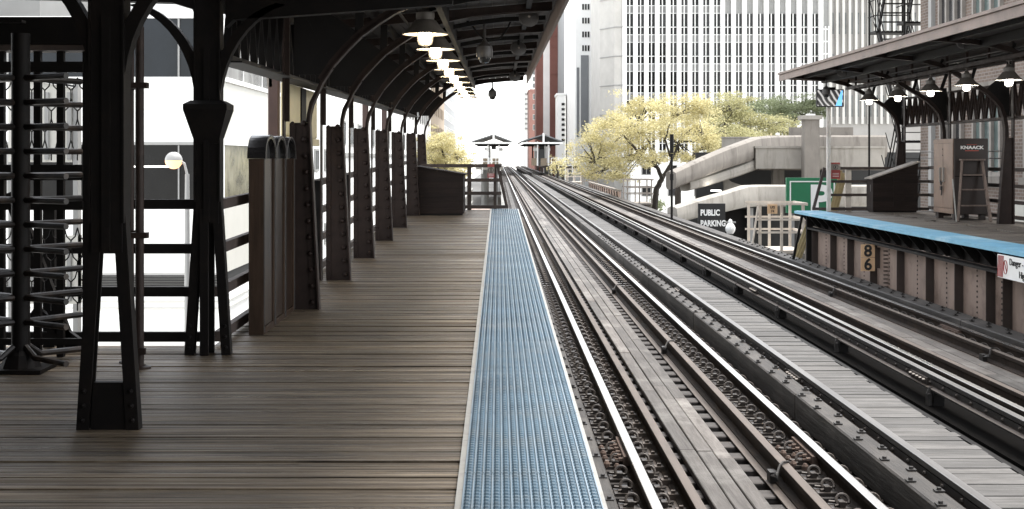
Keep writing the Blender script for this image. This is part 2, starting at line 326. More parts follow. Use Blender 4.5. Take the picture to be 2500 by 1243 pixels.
while yy < 26.9:
    zz = dz(yy) + .0128; n = 6 if yy < 9 else 4
    for k in range(NC):
        cx = XA + pw * (k + .5); rx = pw * .40; ry = py * .36; hh = .0095
        vs = [(cx + rx * math.cos(2 * math.pi * i / n), yy + ry * math.sin(2 * math.pi * i / n), zz) for i in range(n)]
        vs += [(cx + rx * .6 * math.cos(2 * math.pi * i / n), yy + ry * .45 * math.sin(2 * math.pi * i / n), zz + hh) for i in range(n)]
        m.add(vs, [(i, (i + 1) % n, n + (i + 1) % n, n + i) for i in range(n)] + [tuple(n + i for i in range(n))], 0)
    yy += py if yy < 12 else py * 1.5
m.build('bump_panel', [BLUE, BLUER], t)
m = MB(); yy = 3.0
while yy < 27:
    slope_box(m, -.166, -.1385, yy, min(yy + .606, 27), .0, .014); yy += .609
m.build('edge_strip', WHITE, t)
m = MB(); slope_box(m, .393, .410, 3.0, 27, -.07, .015); m.build('nosing', WHITE, t)
# ---------------------------------------------------------------- canopy columns with their brackets
ARC = [(-1.562, 1.55), (-1.556, 1.62), (-1.536, 1.70), (-1.454, 1.88), (-1.362, 2.02), (-1.25, 2.146), (-1.134, 2.262), (-.995, 2.364), (-.858, 2.452), (-.695, 2.531), (-.5, 2.60), (-.25, 2.65), (.05, 2.685), (.52, 2.705)]
def roofz(x): return 2.60 + (x + 1.95) * .087     # underside of the boards above the deck
def canopy_column(Y, label, group):
    b = dz(Y); o = thing('canopy_column', label, 'canopy column', (-1.6, Y, b), group)
    m = MB(); m.prism([(-1.735, b), (-1.484, b), (-1.566, b + 1.55), (-1.735, b + 1.55)], 'y', Y - .006, Y + .006)
    m.build('web_plate', STEEL, o)
    m = MB()
    for k in range(12):
        z = .06 + k * .135; x = -1.484 - .08 * z / 1.55
        m.lathe([(.026, 0), (.024, .011), (.015, .021), (.002, .025)], (x - .055, Y - .016, b + z), 8, mat=Matrix.Rotation(R(90), 3, 'X'))
        if k % 2: m.lathe([(.018, 0), (.015, .01), (.002, .015)], (-1.71, Y - .016, b + z), 7, mat=Matrix.Rotation(R(90), 3, 'X'))
    m.box(-1.735, -1.690, Y - .016, Y - .0065, b + .012, b + 1.54)
    m.prism([(-1.56, b + .012), (-1.4845, b + .012), (-1.5665, b + 1.54), (-1.63, b + 1.54)], 'y', Y - .016, Y - .0065)
    m.build('rivet', STEEL, o, smooth=True)
    m = MB(); pts = [(-1.484, b)] + [(x, b + z) for x, z in ARC]
    m.band(pts, .013, Y - .055, Y + .055)
    pts2 = [(x, b + z) for x, z in ARC]
    p3 = [(x - .0135 if i < 3 else x - .003, z + (.0 if i < 2 else .013)) for i, (x, z) in enumerate(pts2)]; m.band(p3[:4], .024, Y - .007, Y + .007); m.band(p3[3:], .055, Y - .0065, Y + .0065)
    m.build('front_flange', STEEL, o)
    m = MB(); m.box(-1.79, -1.776, Y - .055, Y + .055, b, b + 2.60); m.box(-1.7755, -1.736, Y - .006, Y + .006, b + 1.56, b + 2.6)
    m.build('rear_post', STEEL, o)
    m = MB(); m.add([(x, yy, b + roofz(x) + d) for d in (-.10, -.012) for x, yy in ((-1.9, Y - .03), (.54, Y - .03), (.54, Y + .03), (-1.9, Y + .03))],
                    [(0, 1, 2, 3), (7, 6, 5, 4), (0, 4, 5, 1), (1, 5, 6, 2), (2, 6, 7, 3), (3, 7, 4, 0)])
    m.build('rafter', STEEL, o)
    for (x0, z0), x1, wd in (((-1.40, 1.98), -1.72, .09), ((-1.16, 2.26), -1.15, .07), ((-.80, 2.49), -.78, .06), ((-1.16, 2.25), -1.62, .08)):
        MB().bar((x0, Y, b + z0), (x1, Y, b + roofz(x1) - .07), wd, .012, up=(0, 1, 0)).build('strut', BLACK, o)
    m = MB(); m.prism([(-1.70, b + 1.95), (-1.42, b + 1.95), (-1.2, b + 2.22), (-1.28, b + 2.36), (-1.5, b + 2.5), (-1.70, b + 2.5)], 'y', Y - .004, Y + .004)
    m.build('gusset', BLACK, o)
    return o
CY_ = [10.9, 13.2, 15.7, 18.46, 21.28, 24.7, 28.0]
for i, Y in enumerate(CY_):
    canopy_column(Y, f'dark brown riveted column with curved roof bracket, {ORD[i]} of the row on the left platform', 'canopy columns of the left platform')
# ---------------------------------------------------------------- canopy roof, lattice girder, purlins
ro = thing('canopy_roof', 'long dark boarded canopy roof over the left platform', 'canopy roof', (-.7, 10, dz(10) + 2.7))
RY0, RY1 = 5.6, 28.5
def sl(m, x0, x1, y0, y1, za0, za1, zb0, zb1, mi=0):   # box following the slope; z above deck at x0 / x1
    m.add([(x0, y0, dz(y0) + za0), (x1, y0, dz(y0) + za1), (x1, y1, dz(y1) + za1), (x0, y1, dz(y1) + za0), (x0, y0, dz(y0) + zb0), (x1, y0, dz(y0) + zb1), (x1, y1, dz(y1) + zb1), (x0, y1, dz(y1) + zb0)],
          [(0, 3, 2, 1), (4, 5, 6, 7), (0, 1, 5, 4), (1, 2, 6, 5), (2, 3, 7, 6), (3, 0, 4, 7)], mi)
m = MB(); x = -1.95
while x < .56:
    ys = [RY0] + sorted(random.uniform(RY0, RY1) for _ in range(5)) + [RY1]; x1 = min(x + .122, .575)
    for a, b in zip(ys[:-1], ys[1:]):
        d = random.uniform(0, .006); sl(m, x + .002, x1 - .002, a + .002, b - .002, roofz(x) + d, roofz(x1) + d, roofz(x) + .022, roofz(x1) + .022)
    x += .126
m.build('roof_board', ROOFB, ro)
m = MB(); sl(m, -1.97, .60, RY0, RY1 + .02, roofz(-1.97) + .025, roofz(.6) + .025, roofz(-1.97) + .06, roofz(.6) + .06); m.build('roofing', ROOFT, ro)
m = MB(); sl(m, .602, .635, RY0, RY1 + .02, 2.66, 2.66, 2.90, 2.90); m.build('fascia', FASCIA, ro)
for xx, d0, wd in ((-.52, .17, .05), (.30, .07, .05), (-1.2, .09, .05)):
    m = MB(); sl(m, xx - wd / 2, xx + wd / 2, RY0, RY1, roofz(xx) - d0, roofz(xx) - d0, roofz(xx) - .002, roofz(xx) - .002)
    m.build('purlin', BLACK, ro)
# intermediate curved ribs between the columns, on the track side of the roof
ys = [9.4] + [(a + b) / 2 for a, b in zip(CY_[:-1], CY_[1:])]
for Y in ys:
    m = MB(); m.band([(x, dz(Y) + z + .03) for x, z in ARC[9:]], .05, Y - .03, Y + .03); m.build('rib', BLACK, ro)
# lattice girder
m = MB()
for z0, z1 in ((1.93, 1.97), (2.42, 2.46)): sl(m, -1.84, -1.78, 8.7, 28.2, z0, z0, z1, z1)
sl(m, -1.90, -1.70, 8.7, 28.2, 1.918, 1.918, 1.929, 1.929)
y = 8.8; k = 0
while y < 28.0:
    a, b = (1.97, 2.42) if k % 2 else (2.42, 1.97); m.bar((-1.80, y, dz(y) + a), (-1.80, y + .17, dz(y + .17) + b), .012, .05, up=(1, 0, 0)); m.bar((-1.83, y, dz(y) + b), (-1.83, y + .17, dz(y + .17) + a), .012, .05, up=(1, 0, 0)); y += .17; k += 1
m.build('lattice_girder', BLACK, ro)
m = MB(); sl(m, -1.95, -1.935, 8.7, 28.3, 2.3, 2.3, 2.6, 2.6); m.build('rear_valance', BLACK, ro)
# conduit, cables
m = MB(); m.tube([(-.9, RY0 + .2, dz(RY0) + 2.56), (-.9, RY1 - .3, dz(RY1) + 2.56)], .015, 6); m.build('conduit', BLACK, ro)
# ---------------------------------------------------------------- splayed columns of the station house porch
def porch_column(X, Y, label, collar):
    b = dz(Y); o = thing('porch_column', label, 'column', (X, Y, b), 'splayed porch columns')
    for s in (-1, 1):
        m = MB(); m.bar((X + s * .118, Y - .03, b), (X + s * .05, Y - .03, b + 1.1), .055, .012, up=(0, 1, 0)); m.bar((X + s * .145, Y, b), (X + s * .077, Y, b + 1.1), .012, .07, up=(0, 1, 0))
        m.bar((X + s * .118, Y + .03, b), (X + s * .05, Y + .03, b + 1.1), .055, .012, up=(0, 1, 0))
        for k in range(3): m.lathe([(.014, 0), (.012, .008), (.001, .012)], (X + s * (.12 - .004 * k), Y - .037, b + .05 + .07 * k), 7, mat=Matrix.Rotation(R(90), 3, 'X'))
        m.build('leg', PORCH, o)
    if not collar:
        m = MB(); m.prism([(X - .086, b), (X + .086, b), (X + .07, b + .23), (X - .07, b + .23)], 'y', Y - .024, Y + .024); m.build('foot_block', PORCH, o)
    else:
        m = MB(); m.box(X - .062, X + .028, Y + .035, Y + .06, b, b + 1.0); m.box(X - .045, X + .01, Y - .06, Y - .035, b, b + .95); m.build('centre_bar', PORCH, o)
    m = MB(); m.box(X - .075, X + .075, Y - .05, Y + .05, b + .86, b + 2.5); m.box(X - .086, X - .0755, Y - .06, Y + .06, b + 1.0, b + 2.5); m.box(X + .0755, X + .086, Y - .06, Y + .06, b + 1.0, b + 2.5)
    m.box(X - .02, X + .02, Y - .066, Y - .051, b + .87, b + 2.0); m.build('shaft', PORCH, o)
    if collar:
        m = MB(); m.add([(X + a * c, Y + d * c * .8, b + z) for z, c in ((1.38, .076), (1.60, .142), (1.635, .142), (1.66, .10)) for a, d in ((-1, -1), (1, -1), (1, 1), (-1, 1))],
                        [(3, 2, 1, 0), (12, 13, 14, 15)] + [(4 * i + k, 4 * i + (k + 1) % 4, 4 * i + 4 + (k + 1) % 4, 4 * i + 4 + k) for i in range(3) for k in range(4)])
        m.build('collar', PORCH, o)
    for s in (-1, 1):
        pts = []
        for k in range(11):
            a = k / 10 * R(78); pts.append((X + s * (.08 + .55 * (1 - math.cos(a))), b + 1.62 + .68 * math.sin(a)))
        n = len(pts); vs = []
        for x, z in pts: vs += [(x - s * .0, Y - .04, z), (x, Y + .04, z), (x - s * .065, Y + .04, z + .012), (x - s * .065, Y - .04, z + .012)]
        fs = [(0, 1, 2, 3), tuple(4 * (n - 1) + k for k in (3, 2, 1, 0))] + [(4 * i + k, 4 * i + 4 + k, 4 * i + 4 + (k + 1) % 4, 4 * i + (k + 1) % 4) for i in range(n - 1) for k in range(4)]
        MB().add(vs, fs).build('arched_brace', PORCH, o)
    return o
porch_column(-1.885, 6.35, 'near black splayed column standing on the planks in front of the gate', False)
porch_column(-1.90, 8.59, 'near black splayed column with flared collar next to the wooden cabinets', True)
pr = thing('porch_beam', 'dark cross beams of the station porch roof above the two splayed columns', 'beam', (-1.87, 8.6, dz(8.6) + 2.3))
b = dz(8.6)
m = MB(); m.prism([(-3.2, b + 2.33), (-2.13, b + 2.30), (-2.0, b + 2.26), (-1.955, b + 2.16), (-1.955, b + 2.5), (-3.2, b + 2.5)], 'y', 8.55, 8.65)
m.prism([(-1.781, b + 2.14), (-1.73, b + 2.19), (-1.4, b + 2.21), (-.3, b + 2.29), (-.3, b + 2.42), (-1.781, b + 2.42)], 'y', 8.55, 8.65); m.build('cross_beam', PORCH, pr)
b = dz(6.35)
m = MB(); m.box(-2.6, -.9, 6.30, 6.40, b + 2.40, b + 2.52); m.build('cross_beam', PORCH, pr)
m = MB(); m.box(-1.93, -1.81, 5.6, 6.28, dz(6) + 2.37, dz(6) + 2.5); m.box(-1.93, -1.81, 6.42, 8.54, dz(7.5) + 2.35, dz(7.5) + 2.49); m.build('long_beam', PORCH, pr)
# unseen shell added behind the viewer: roof and walls to shade the near planks
sh = thing('shade_house', 'unseen dark wooden station house added to shade the near end of the platform', 'building', (-3, 0, dz(0)))
MB().box(-6.6, .9, -6, 5.5, dz(0) + 2.75, dz(0) + 2.95).build('roof', ROOFB, sh)
MB().box(-6.6, -2.05, 5.505, 8.3, dz(0) + 2.75, dz(0) + 2.95).build('roof', ROOFB, sh)
MB().box(-3.95, -3.8, -5.0, 8.25, dz(0) - .3, dz(0) + 2.74).build('wall', SHED, sh)
MB().box(-6.6, .40, -5.3, -5.1, dz(0) - .3, dz(0) + 2.74).build('wall', SHED, sh)
MB().box(-6.6, -6.45, -5.0, 5.4, dz(0) - .3, dz(0) + 2.74).build('wall', SHED, sh)
# ---------------------------------------------------------------- railings of the left platform
RZ = (.97, .67, .38, .075)
r = thing('platform_railing', 'black four rail fence across the platform behind the exit gate', 'railing', (-2.8, 8.85, dz(8.85)))
for z in RZ: MB().box(-4.1, -1.955, 8.84, 8.88, dz(8.85) + z - .033, dz(8.85) + z + .033).build('rail', BLACK, r)
for x in (-4.0, -3.05): MB().box(x - .04, x + .04, 8.885, 8.94, dz(8.85) - .05, dz(8.85) + 1.02).build('post', BLACK, r)
r = thing('platform_railing', 'grey edged rail fence running behind the riveted columns of the left platform', 'railing', (-1.9, 9, dz(9)))
for z in RZ:
    m = MB(); sl(m, -1.93, -1.885, 8.9, 27.0, z - .04, z - .04, z + .03, z + .03); m.build('rail', RAILW, r)
for Y in CY_: MB().box(-1.884, -1.80, Y + .06, Y + .12, dz(Y) - .1, dz(Y) + 1.0).build('post', BLACK, r)
r = thing('end_railing', 'brown wooden railing with slanted brace closing the far end of the left platform', 'railing', (-.8, 26.9, dz(26.9)))
d = dz(26.9)
for k, z in enumerate((.905, .61, .34, .06)):
    MB().box(-1.6, .06 if k < 3 else .20, 26.86, 26.90, d + z - .035, d + z + .035).build('rail', RAILW, r)
for x, w_ in ((-.60, .085), (-.07, .06)): MB().box(x - w_ / 2, x + w_ / 2, 26.905, 26.96, d - .02, d + .94).build('post', RAILW, r)
MB().bar((-.02, 26.88, d + .92), (.17, 26.88, d + .06), .06, .05, up=(0, 1, 0)).build('brace', RAILW, r)
s = thing('warning_sign', 'red and grey warning sign with walking figure on the left end railing', 'sign', (-.155, 26.84, d + .75))
MB().box(-.225, -.085, 26.838, 26.85, d + .66, d + .94).build('panel', REDS, s); MB().box(-.228, -.082, 26.832, 26.837, d + .75, d + .88).build('picture_panel', GREYP if False else RAILG, s)
m = MB()
for k in range(20):
    a = 2 * math.pi * k / 20; c = 2 * math.pi * (k + 1) / 20
    m.bar((-.155 + .052 * math.cos(a), 26.829, d + .815 + .052 * math.sin(a)), (-.155 + .052 * math.cos(c), 26.829, d + .815 + .052 * math.sin(c)), .008, .003, up=(0, 1, 0))
m.lathe([(.002, -.003), (.011, 0), (.002, .003)], (-.155, 26.829, d + .848), 8, mat=Matrix.Rotation(R(90), 3, 'X')); m.bar((-.155, 26.829, d + .84), (-.152, 26.829, d + .805), .018, .003, up=(0, 1, 0))
m.bar((-.152, 26.829, d + .807), (-.17, 26.829, d + .775), .009, .003, up=(0, 1, 0)); m.bar((-.152, 26.829, d + .807), (-.138, 26.829, d + .775), .009, .003, up=(0, 1, 0))
m.build('pictogram', INK, s)
m = MB()
for k in range(3): m.box(-.21, -.10, 26.834, 26.837, d + .735 - k * .022, d + .741 - k * .022)
m.build('text_line', WHITEP, s)
# ---------------------------------------------------------------- arched cabinets
for i in range(3):
    y0 = 9.44 + i * .475; y1 = y0 + .46; b = dz(9.44); xl, xr = -1.80, -1.69
    o = thing('arched_cabinet', ['slim arched wooden cabinet nearest the splayed column with collar', 'slim arched wooden cabinet between its two twins', 'slim arched wooden cabinet touching the first riveted column'][i], 'cabinet', (-1.745, y0, b), 'arched cabinets on the left platform')
    m = MB(); m.box(xl, xr, y0, y0 + .035, b, b + 1.27); m.box(xl, xr, y1 - .035, y1, b, b + 1.27); m.box(xl, xr, y0 + .036, y1 - .036, b, b + .05)
    m.box(xl, xl + .02, y0 + .036, y1 - .036, b + .051, b + 1.27); m.build('case', WOODK, o, bevel=.004)
    m = MB(); m.box(xl + .03, xr - .012, y0 + .037, y1 - .037, b + .055, b + 1.27); m.build('panel', PLEXI, o)
    yc = (y0 + y1) / 2; N = 16; outer = [(yc - .23 * math.cos(math.pi * k / N), b + 1.271 + .175 * math.sin(math.pi * k / N) ** .8) for k in range(N + 1)]
    inner = [(yc - .198 * math.cos(math.pi * k / N), b + 1.271 + .147 * math.sin(math.pi * k / N) ** .8) for k in range(N + 1)]
    m = MB(); vs = [(x, y, z) for x in (xl - .01, xr + .012) for y, z in outer + inner]; n = N + 1
    fs = []
    for k in range(N):
        for o_ in (0, 2 * n): fs.append((o_ + k, o_ + k + 1, o_ + n + k + 1, o_ + n + k))
        fs += [(k, k + 1, 2 * n + k + 1, 2 * n + k), (n + k, n + k + 1, 3 * n + k + 1, 3 * n + k)]
    fs += [(0, n, 3 * n, 2 * n), (N, n + N, 3 * n + N, 2 * n + N)]
    m.add(vs, fs); m.build('arched_top', M('black_gloss_enamel', (.014, .013, .013), .22, 0, .3, 6) if i == 0 else bpy.data.materials['black_gloss_enamel'], o)
    m = MB(); m.prism(inner, 'x', xl + .02, xr - .03); m.build('arch_panel', INK, o)
    m = MB()
    for k in range(N):
        a, c = outer[k], outer[k + 1]; m.bar((xr + .0135, a[0], a[1] - .007), (xr + .0135, c[0], c[1] - .007), .014, .004, up=(1, 0, 0))
    for yy in (y0 + .006, y1 - .006): m.bar((xr + .003, yy, b + .02), (xr + .003, yy, b + 1.27), .007, .006, up=(1, 0, 0))
    m.build('edge_trim', GREYP, o)
# ---------------------------------------------------------------- shed
def shed(X0, X1, Y0, Y1, b, zl, zr, label, lid=SHED, side='-y'):
    o = thing('storage_shed', label, 'shed', ((X0 + X1) / 2, Y0, b))
    m = MB(); n = 9
    for face in ('f', 'b'):
        y0, y1 = (Y0, Y0 + .02) if face == 'f' else (Y1 - .02, Y1)
        z = b + .03
        while z < b + max(zl, zr):
            # board with the top cut by the sloping lid
            zt = z + .098
            def cut(x): return b + zl + (zr - zl) * (x - X0) / (X1 - X0)
            poly = []
            xs = [X0, X1]; pl = [(x, min(zt, cut(x))) for x in xs]
            if max(cut(X0), cut(X1)) <= z: break
            xa, xb = X0, X1
            if cut(X0) < z: xa = X0 + (z - b - zl) / (zr - zl) * (X1 - X0)
            if cut(X1) < z: xb = X0 + (z - b - zl) / (zr - zl) * (X1 - X0)
            j = random.uniform(0, .004)
            pts = [(xa, z), (xb, z)]
            zb_, za_ = min(zt, cut(xb)), min(zt, cut(xa))
            if zb_ > z + .002: pts.append((xb, zb_))
            if (cut(xa) - zt) * (cut(xb) - zt) < 0: pts.append((X0 + (zt - b - zl) / (zr - zl) * (X1 - X0), zt))
            if za_ > z + .002: pts.append((xa, za_))
            if len(pts) > 2: m.prism(pts, 'y', y0 - j, y1 - j)
            z += .1
    m.box(X0 + .003, X0 + .02, Y0 + .021, Y1 - .021, b + .03, b + zl - .005); m.box(X1 - .02, X1 - .003, Y0 + .021, Y1 - .021, b + .03, b + zr - .005)
    m.build('board_wall', SHED, o)
    MB().box(X0 + .02, X1 - .02, Y0 + .03, Y1 - .03, b, b + .029).build('plinth', BLACK, o)
    m = MB(); e = .04; s_ = (zr - zl) / (X1 - X0)
    m.prism([(X0 - e, b + zl - s_ * e + .004), (X1 + e, b + zr + s_ * e + .004), (X1 + e, b + zr + s_ * e + .03), (X0 - e, b + zl - s_ * e + .03)], 'y', Y0 - .04, Y1 + .03); m.build('lid', lid, o)
    return o
o = shed(-1.53, -.665, 24.9, 26.2, dz(24.9), .90, .76, 'dark slatted wooden shed with sloping lid at the far end of the left platform')
# ---------------------------------------------------------------- pendant lamps
def pendant(loc, label, group, bulb, roof_h):
    X, Y, Z = loc; o = thing('pendant_lamp', label, 'lamp', (X, Y, Z), group)
    m = MB(); m.lathe([(.208, 0), (.206, .010), (.17, .040), (.13, .085), (.10, .125), (.082, .135), (.082, .15)], (X, Y, Z), 24); m.build('shade', LAMPSH, o, smooth=True)
    m = MB(); m.lathe([(.202, .002), (.166, .034), (.126, .078), (.09, .09), (.001, .09)], (X, Y, Z), 24); m.build('reflector', LAMPIN, o, smooth=True)
    m = MB(); m.lathe([(.085, .151), (.085, .2), (.045, .215), (.03, .25), (.012, .26), (.012, roof_h), (.04, roof_h), (.04, roof_h + .02)], (X, Y, Z), 14); m.build('neck', LAMPSH, o, smooth=True)
    m = MB(); m.lathe([(.001, -.088), (.03, -.086), (.05, -.075), (.058, -.045), (.058, .0), (.05, .02), (.04, .05)], (X, Y, Z), 14); m.build('bulb', bulb, o, smooth=True)
    m = MB()
    for k in range(4):
        a = k * math.pi / 4
        m.tube([(X + math.cos(a) * r_, Y + math.sin(a) * r_, Z + z) for r_, z in ((.068, .03), (.070, -.05), (.058, -.088), (.02, -.104), (-.02, -.104), (-.058, -.088), (-.070, -.05), (-.068, .03))], .0035, 4)
    m.lathe([(.070, -.048), (.074, -.045), (.070, -.042)], (X, Y, Z), 14); m.build('wire_guard', GREYP, o)
    return o
L0 = None
for i in range(10):
    Y = 11.9 + 1.92 * i; z = dz(Y) + 2.52 - .155
    lab = f'lit brown pendant lamp, {ORD[i]} in the row under the left canopy'
    if L0 is None: L0 = pendant((-.665, Y, z), lab, 'lit lamps under the left canopy', BULBW, .31)
    else: dup(L0, (-.665, Y, z), lab)
# ---------------------------------------------------------------- cameras, speakers and cables under the roof
def dome_cam(X, Y, z, label, drop, group='dome cameras under the left canopy'):
    o = thing('dome_camera', label, 'camera', (X, Y, z), group)
    m = MB(); m.lathe([(.02, .22 + drop), (.016, .22 + drop), (.016, .20), (.04, .16), (.085, .12), (.092, .07), (.092, .02), (.085, .0)], (X, Y, z), 18); m.build('housing', GREYP, o, smooth=True)
    m = MB(); m.lathe([(.066, .0), (.064, -.03), (.045, -.06), (.002, -.07)], (X, Y, z), 16); m.build('dome', GLASS('camera_dome_glass', (.02, .02, .02), .05, 0) if 'camera_dome_glass' not in bpy.data.materials else bpy.data.materials['camera_dome_glass'], o, smooth=True)
dome_cam(PX(1183, 14.6), 14.6, PZ(140, 14.6), 'grey dome camera hanging below the ribs of the left canopy near the lamps', .16)
dome_cam(PX(1202, 28.2), 28.2, PZ(236, 28.2), 'dark dome camera silhouetted against the sky at the far end of the left canopy', .16)
def speaker(X, Y, z, label, group, rot, par=None):
    o = thing('loudspeaker', label, 'loudspeaker', (X, Y, z), group); mt = Matrix.Rotation(rot[2], 3, 'Z') @ Matrix.Rotation(rot[0], 3, 'X')
    m = MB(); m.lathe([(.001, .02), (.03, .02), (.10, .0), (.106, -.01), (.10, -.02), (.06, -.10), (.03, -.14), (.001, -.15)], (X, Y, z), 18, mat=mt); m.build('horn', GREYP, o, smooth=True)
    m = MB(); m.bar((X, Y, z + .045), (X, Y, z + .2), .03, .012); m.build('bracket', BLACK, o)
    c = Vector((X, Y, z)) + mt @ Vector((0, 0, .024)); m = MB(); m.lathe([(.001, .006), (.015, 0), (.001, -.004)], c, 8, mat=mt); m.build('driver', RAILG, o)
for i, (px, py, Y) in enumerate(((1291, 42, 13.6), (1266, 118, 17.3), (1257, 186, 24.5))):
    speaker(PX(px, Y), Y, PZ(py, Y), f'round grey loudspeaker under the edge of the left canopy, {ORD[i]} one', 'loudspeakers under the left canopy', (R(75), 0, R(8)))
def cable(pts, label):
    o = MB(); o.tube(pts, .012, 6); ob = o.build('cable', BLACK, loc=pts[0]); tag(ob, label, 'cable')
cable([(PX(x, 14.6), 14.6, PZ(y, 14.6)) for x, y in ((1110, 30), (1150, 58), (1165, 80), (1180, 93), (1200, 96), (1222, 92), (1238, 72), (1256, 32))], 'black sagging cable looped from the canopy ribs to the grey dome camera')
# poster panel between the first two columns
o = thing('sign_box', 'cream sign box hung behind the second riveted column', 'sign', (-1.97, 12.8, dz(12) + 1.5))
MB().box(-2.02, -1.965, 12.15, 14.2, dz(12.8) + 1.44, dz(12.8) + 1.94).build('panel', CREAM, o, bevel=.01)
MB().box(-2.05, -1.945, 12.1, 14.25, dz(12.8) + 1.36, dz(12.8) + 1.435).build('lower_frame', CREAM, o)
MB().box(-1.963, -1.95, 13.0, 13.3, dz(12.8) + 1.45, dz(12.8) + 1.93).build('divider', BLACK, o)
# brown posts on the street side
for i, (px, Y, wd) in enumerate(((669, 13.4, .11), (730, 15.6, .08), (892, 22.5, .10), (938, 26.5, .10))):
    X = PX(px, Y); o = thing('street_side_post', f'slim red brown post rising behind the platform railing, {ORD[i]} one', 'post', (X, Y, SZ), 'red brown posts on the street side')
    MB().box(X - wd / 2, X + wd / 2, Y - .05, Y + .05, SZ, dz(Y) + 2.62).build('shaft', REDPOST, o, bevel=.01)
    MB().box(X - wd, X + wd, Y - .1, Y + .1, SZ, SZ + .3).build('base', REDPOST, o)
    if i == 0:
        m = MB(); b = dz(Y)
        pts = [(X - .06 - .42 * (1 - math.cos(a)), b + 1.95 + .6 * math.sin(a)) for a in [R(88) * k / 10 for k in range(11)]]
        m.band(pts, -.05, Y - .05, Y + .05); m.build('arched_brace', RAILG, o)
# ---------------------------------------------------------------- exit gate on the far left
Yp = 7.97; Xp = -2.905; b = dz(Yp)
o = thing('rotary_gate', 'full height rotary exit gate with stacked worn steel arms', 'turnstile', (Xp, Yp, b))
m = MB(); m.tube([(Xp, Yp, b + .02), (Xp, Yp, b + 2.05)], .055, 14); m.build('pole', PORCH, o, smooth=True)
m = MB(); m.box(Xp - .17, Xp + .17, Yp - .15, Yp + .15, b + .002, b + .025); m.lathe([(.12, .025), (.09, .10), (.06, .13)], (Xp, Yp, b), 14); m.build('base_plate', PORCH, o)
WORN = M('worn_steel_arm', (.008, .006, .005), .42, .3, .4, 9, stretch=(3, 3, 1), dirt_or_sheen=(.05, .034, .024), dscale=5)
for a in (0, 90, 180, 270):
    dx, dy = math.cos(R(a - 35)), math.sin(R(a - 35))
    for k in range(12):
        z = b + .15 + k * .148; Lh = .44
        if k == 0: pts = [(Xp + dx * .05, Yp + dy * .05, z), (Xp + dx * .14, Yp + dy * .14, z - .06), (Xp + dx * Lh, Yp + dy * Lh, z - .07)]
        else: pts = [(Xp + dx * .05, Yp + dy * .05, z), (Xp + dx * Lh, Yp + dy * Lh, z)]
        m = MB(); m.tube(pts, .019, 8); m.build('arm', WORN, o, smooth=True)
o = thing('gate_cage', 'black gate frame with ornamental wire mesh behind the rotary gate', 'gate', (-2.9, 8.5, dz(8.5)))
b = dz(8.5)
for px in (5, 94, 150, 213):
    X = PX(px, 8.5); MB().box(X - .022, X + .022, 8.47, 8.51, b, b + 2.1).build('post', BLACK, o)
for y0, y1 in ((152, 178), (402, 440), (490, 512), (824, 840)):
    MB().box(-3.4, -2.68, 8.44, 8.468, PZ(y1, 8.5), PZ(y0, 8.5)).build('rail', BLACK, o)
m = MB(); m.box(-3.5, -2.50, 8.38, 8.62, PZ(112, 8.5), PZ(46, 8.5)); m.box(-3.5, -3.02, 8.3, 8.7, PZ(62, 8.5), PZ(56, 8.5)); m.build('header', BLACK, o)
m = MB(); m.box(-3.5, -2.62, 8.40, 8.60, PZ(126, 8.5), PZ(113, 8.5)); m.build('header_board', RAILW, o)
m = MB(); cw = .085; ch = .135; zt0, zt1 = PZ(392, 8.5), PZ(180, 8.5)
def hexmesh(m, x0, x1, z0, z1, Y):
    nx = int((x1 - x0) / cw); nz = int((z1 - z0) / ch)
    for j in range(nz + 1):
        for i in range(nx + 1):
            x = x0 + (i + .5 * (j % 2)) * cw; z = z0 + j * ch
            m.tube([(x, Y, z), (x, Y, z + ch * .38)], .0045, 4)
            for s in (-1, 1): m.tube([(x, Y, z + ch * .38), (x + s * cw * .32, Y, z + ch * .58), (x + s * cw * .5, Y, z + ch)], .0045, 4)
hexmesh(m, -3.25, -2.70, PZ(760, 8.5), PZ(560, 8.5), 8.53); m.build('wire_mesh', BLACK, o); m = MB(); hexmesh(m, -3.25, -2.70, zt0, PZ(205, 8.5), 8.53); m.build('wire_mesh', BLACK, o)
MB().box(-2.695, -2.675, 8.515, 8.545, PZ(800, 8.5), PZ(215, 8.5)).build('mesh_frame', BLACK, o)
m = MB(); X0 = PX(25, 8.7); m.bar((X0, 8.7, PZ(470, 8.7)), (PX(170, 8.7), 8.7, PZ(850, 8.7)), .05, .09); m.bar((PX(80, 8.7), 8.7, PZ(760, 8.7)), (PX(200, 8.7), 8.7, PZ(850, 8.7)), .05, .09); m.build('stair_stringer', BLACK, o)
for i, (px, Y, r_, y0, y1) in enumerate(((318, 8.25, .024, 170, 880), (341, 8.05, .027, 105, 905))):
    X = PX(px, Y); b = dz(Y); o = thing('steel_pipe', ['thinner vertical steel pipe left of its twin beside the gate', 'thicker vertical steel pipe with foot plate beside the gate'][i], 'pipe', (X, Y, b), 'pipes beside the gate')
    m = MB(); m.tube([(X, Y, b), (X, Y, b + 2.1)], r_, 10); m.build('shaft', STEEL, o, smooth=True)
    m = MB(); m.lathe([(.07, .0), (.07, .012), (.04, .02)], (X, Y, b), 12)
    for z in (1.72, .8): m.box(X - .05, X + .05, Y - .03, Y + .03, b + z, b + z + .035)
    m.box(X - .0, X + .045, Y - .045, Y - .02, b + .09, b + .13); m.build('clamp', STEEL, o)
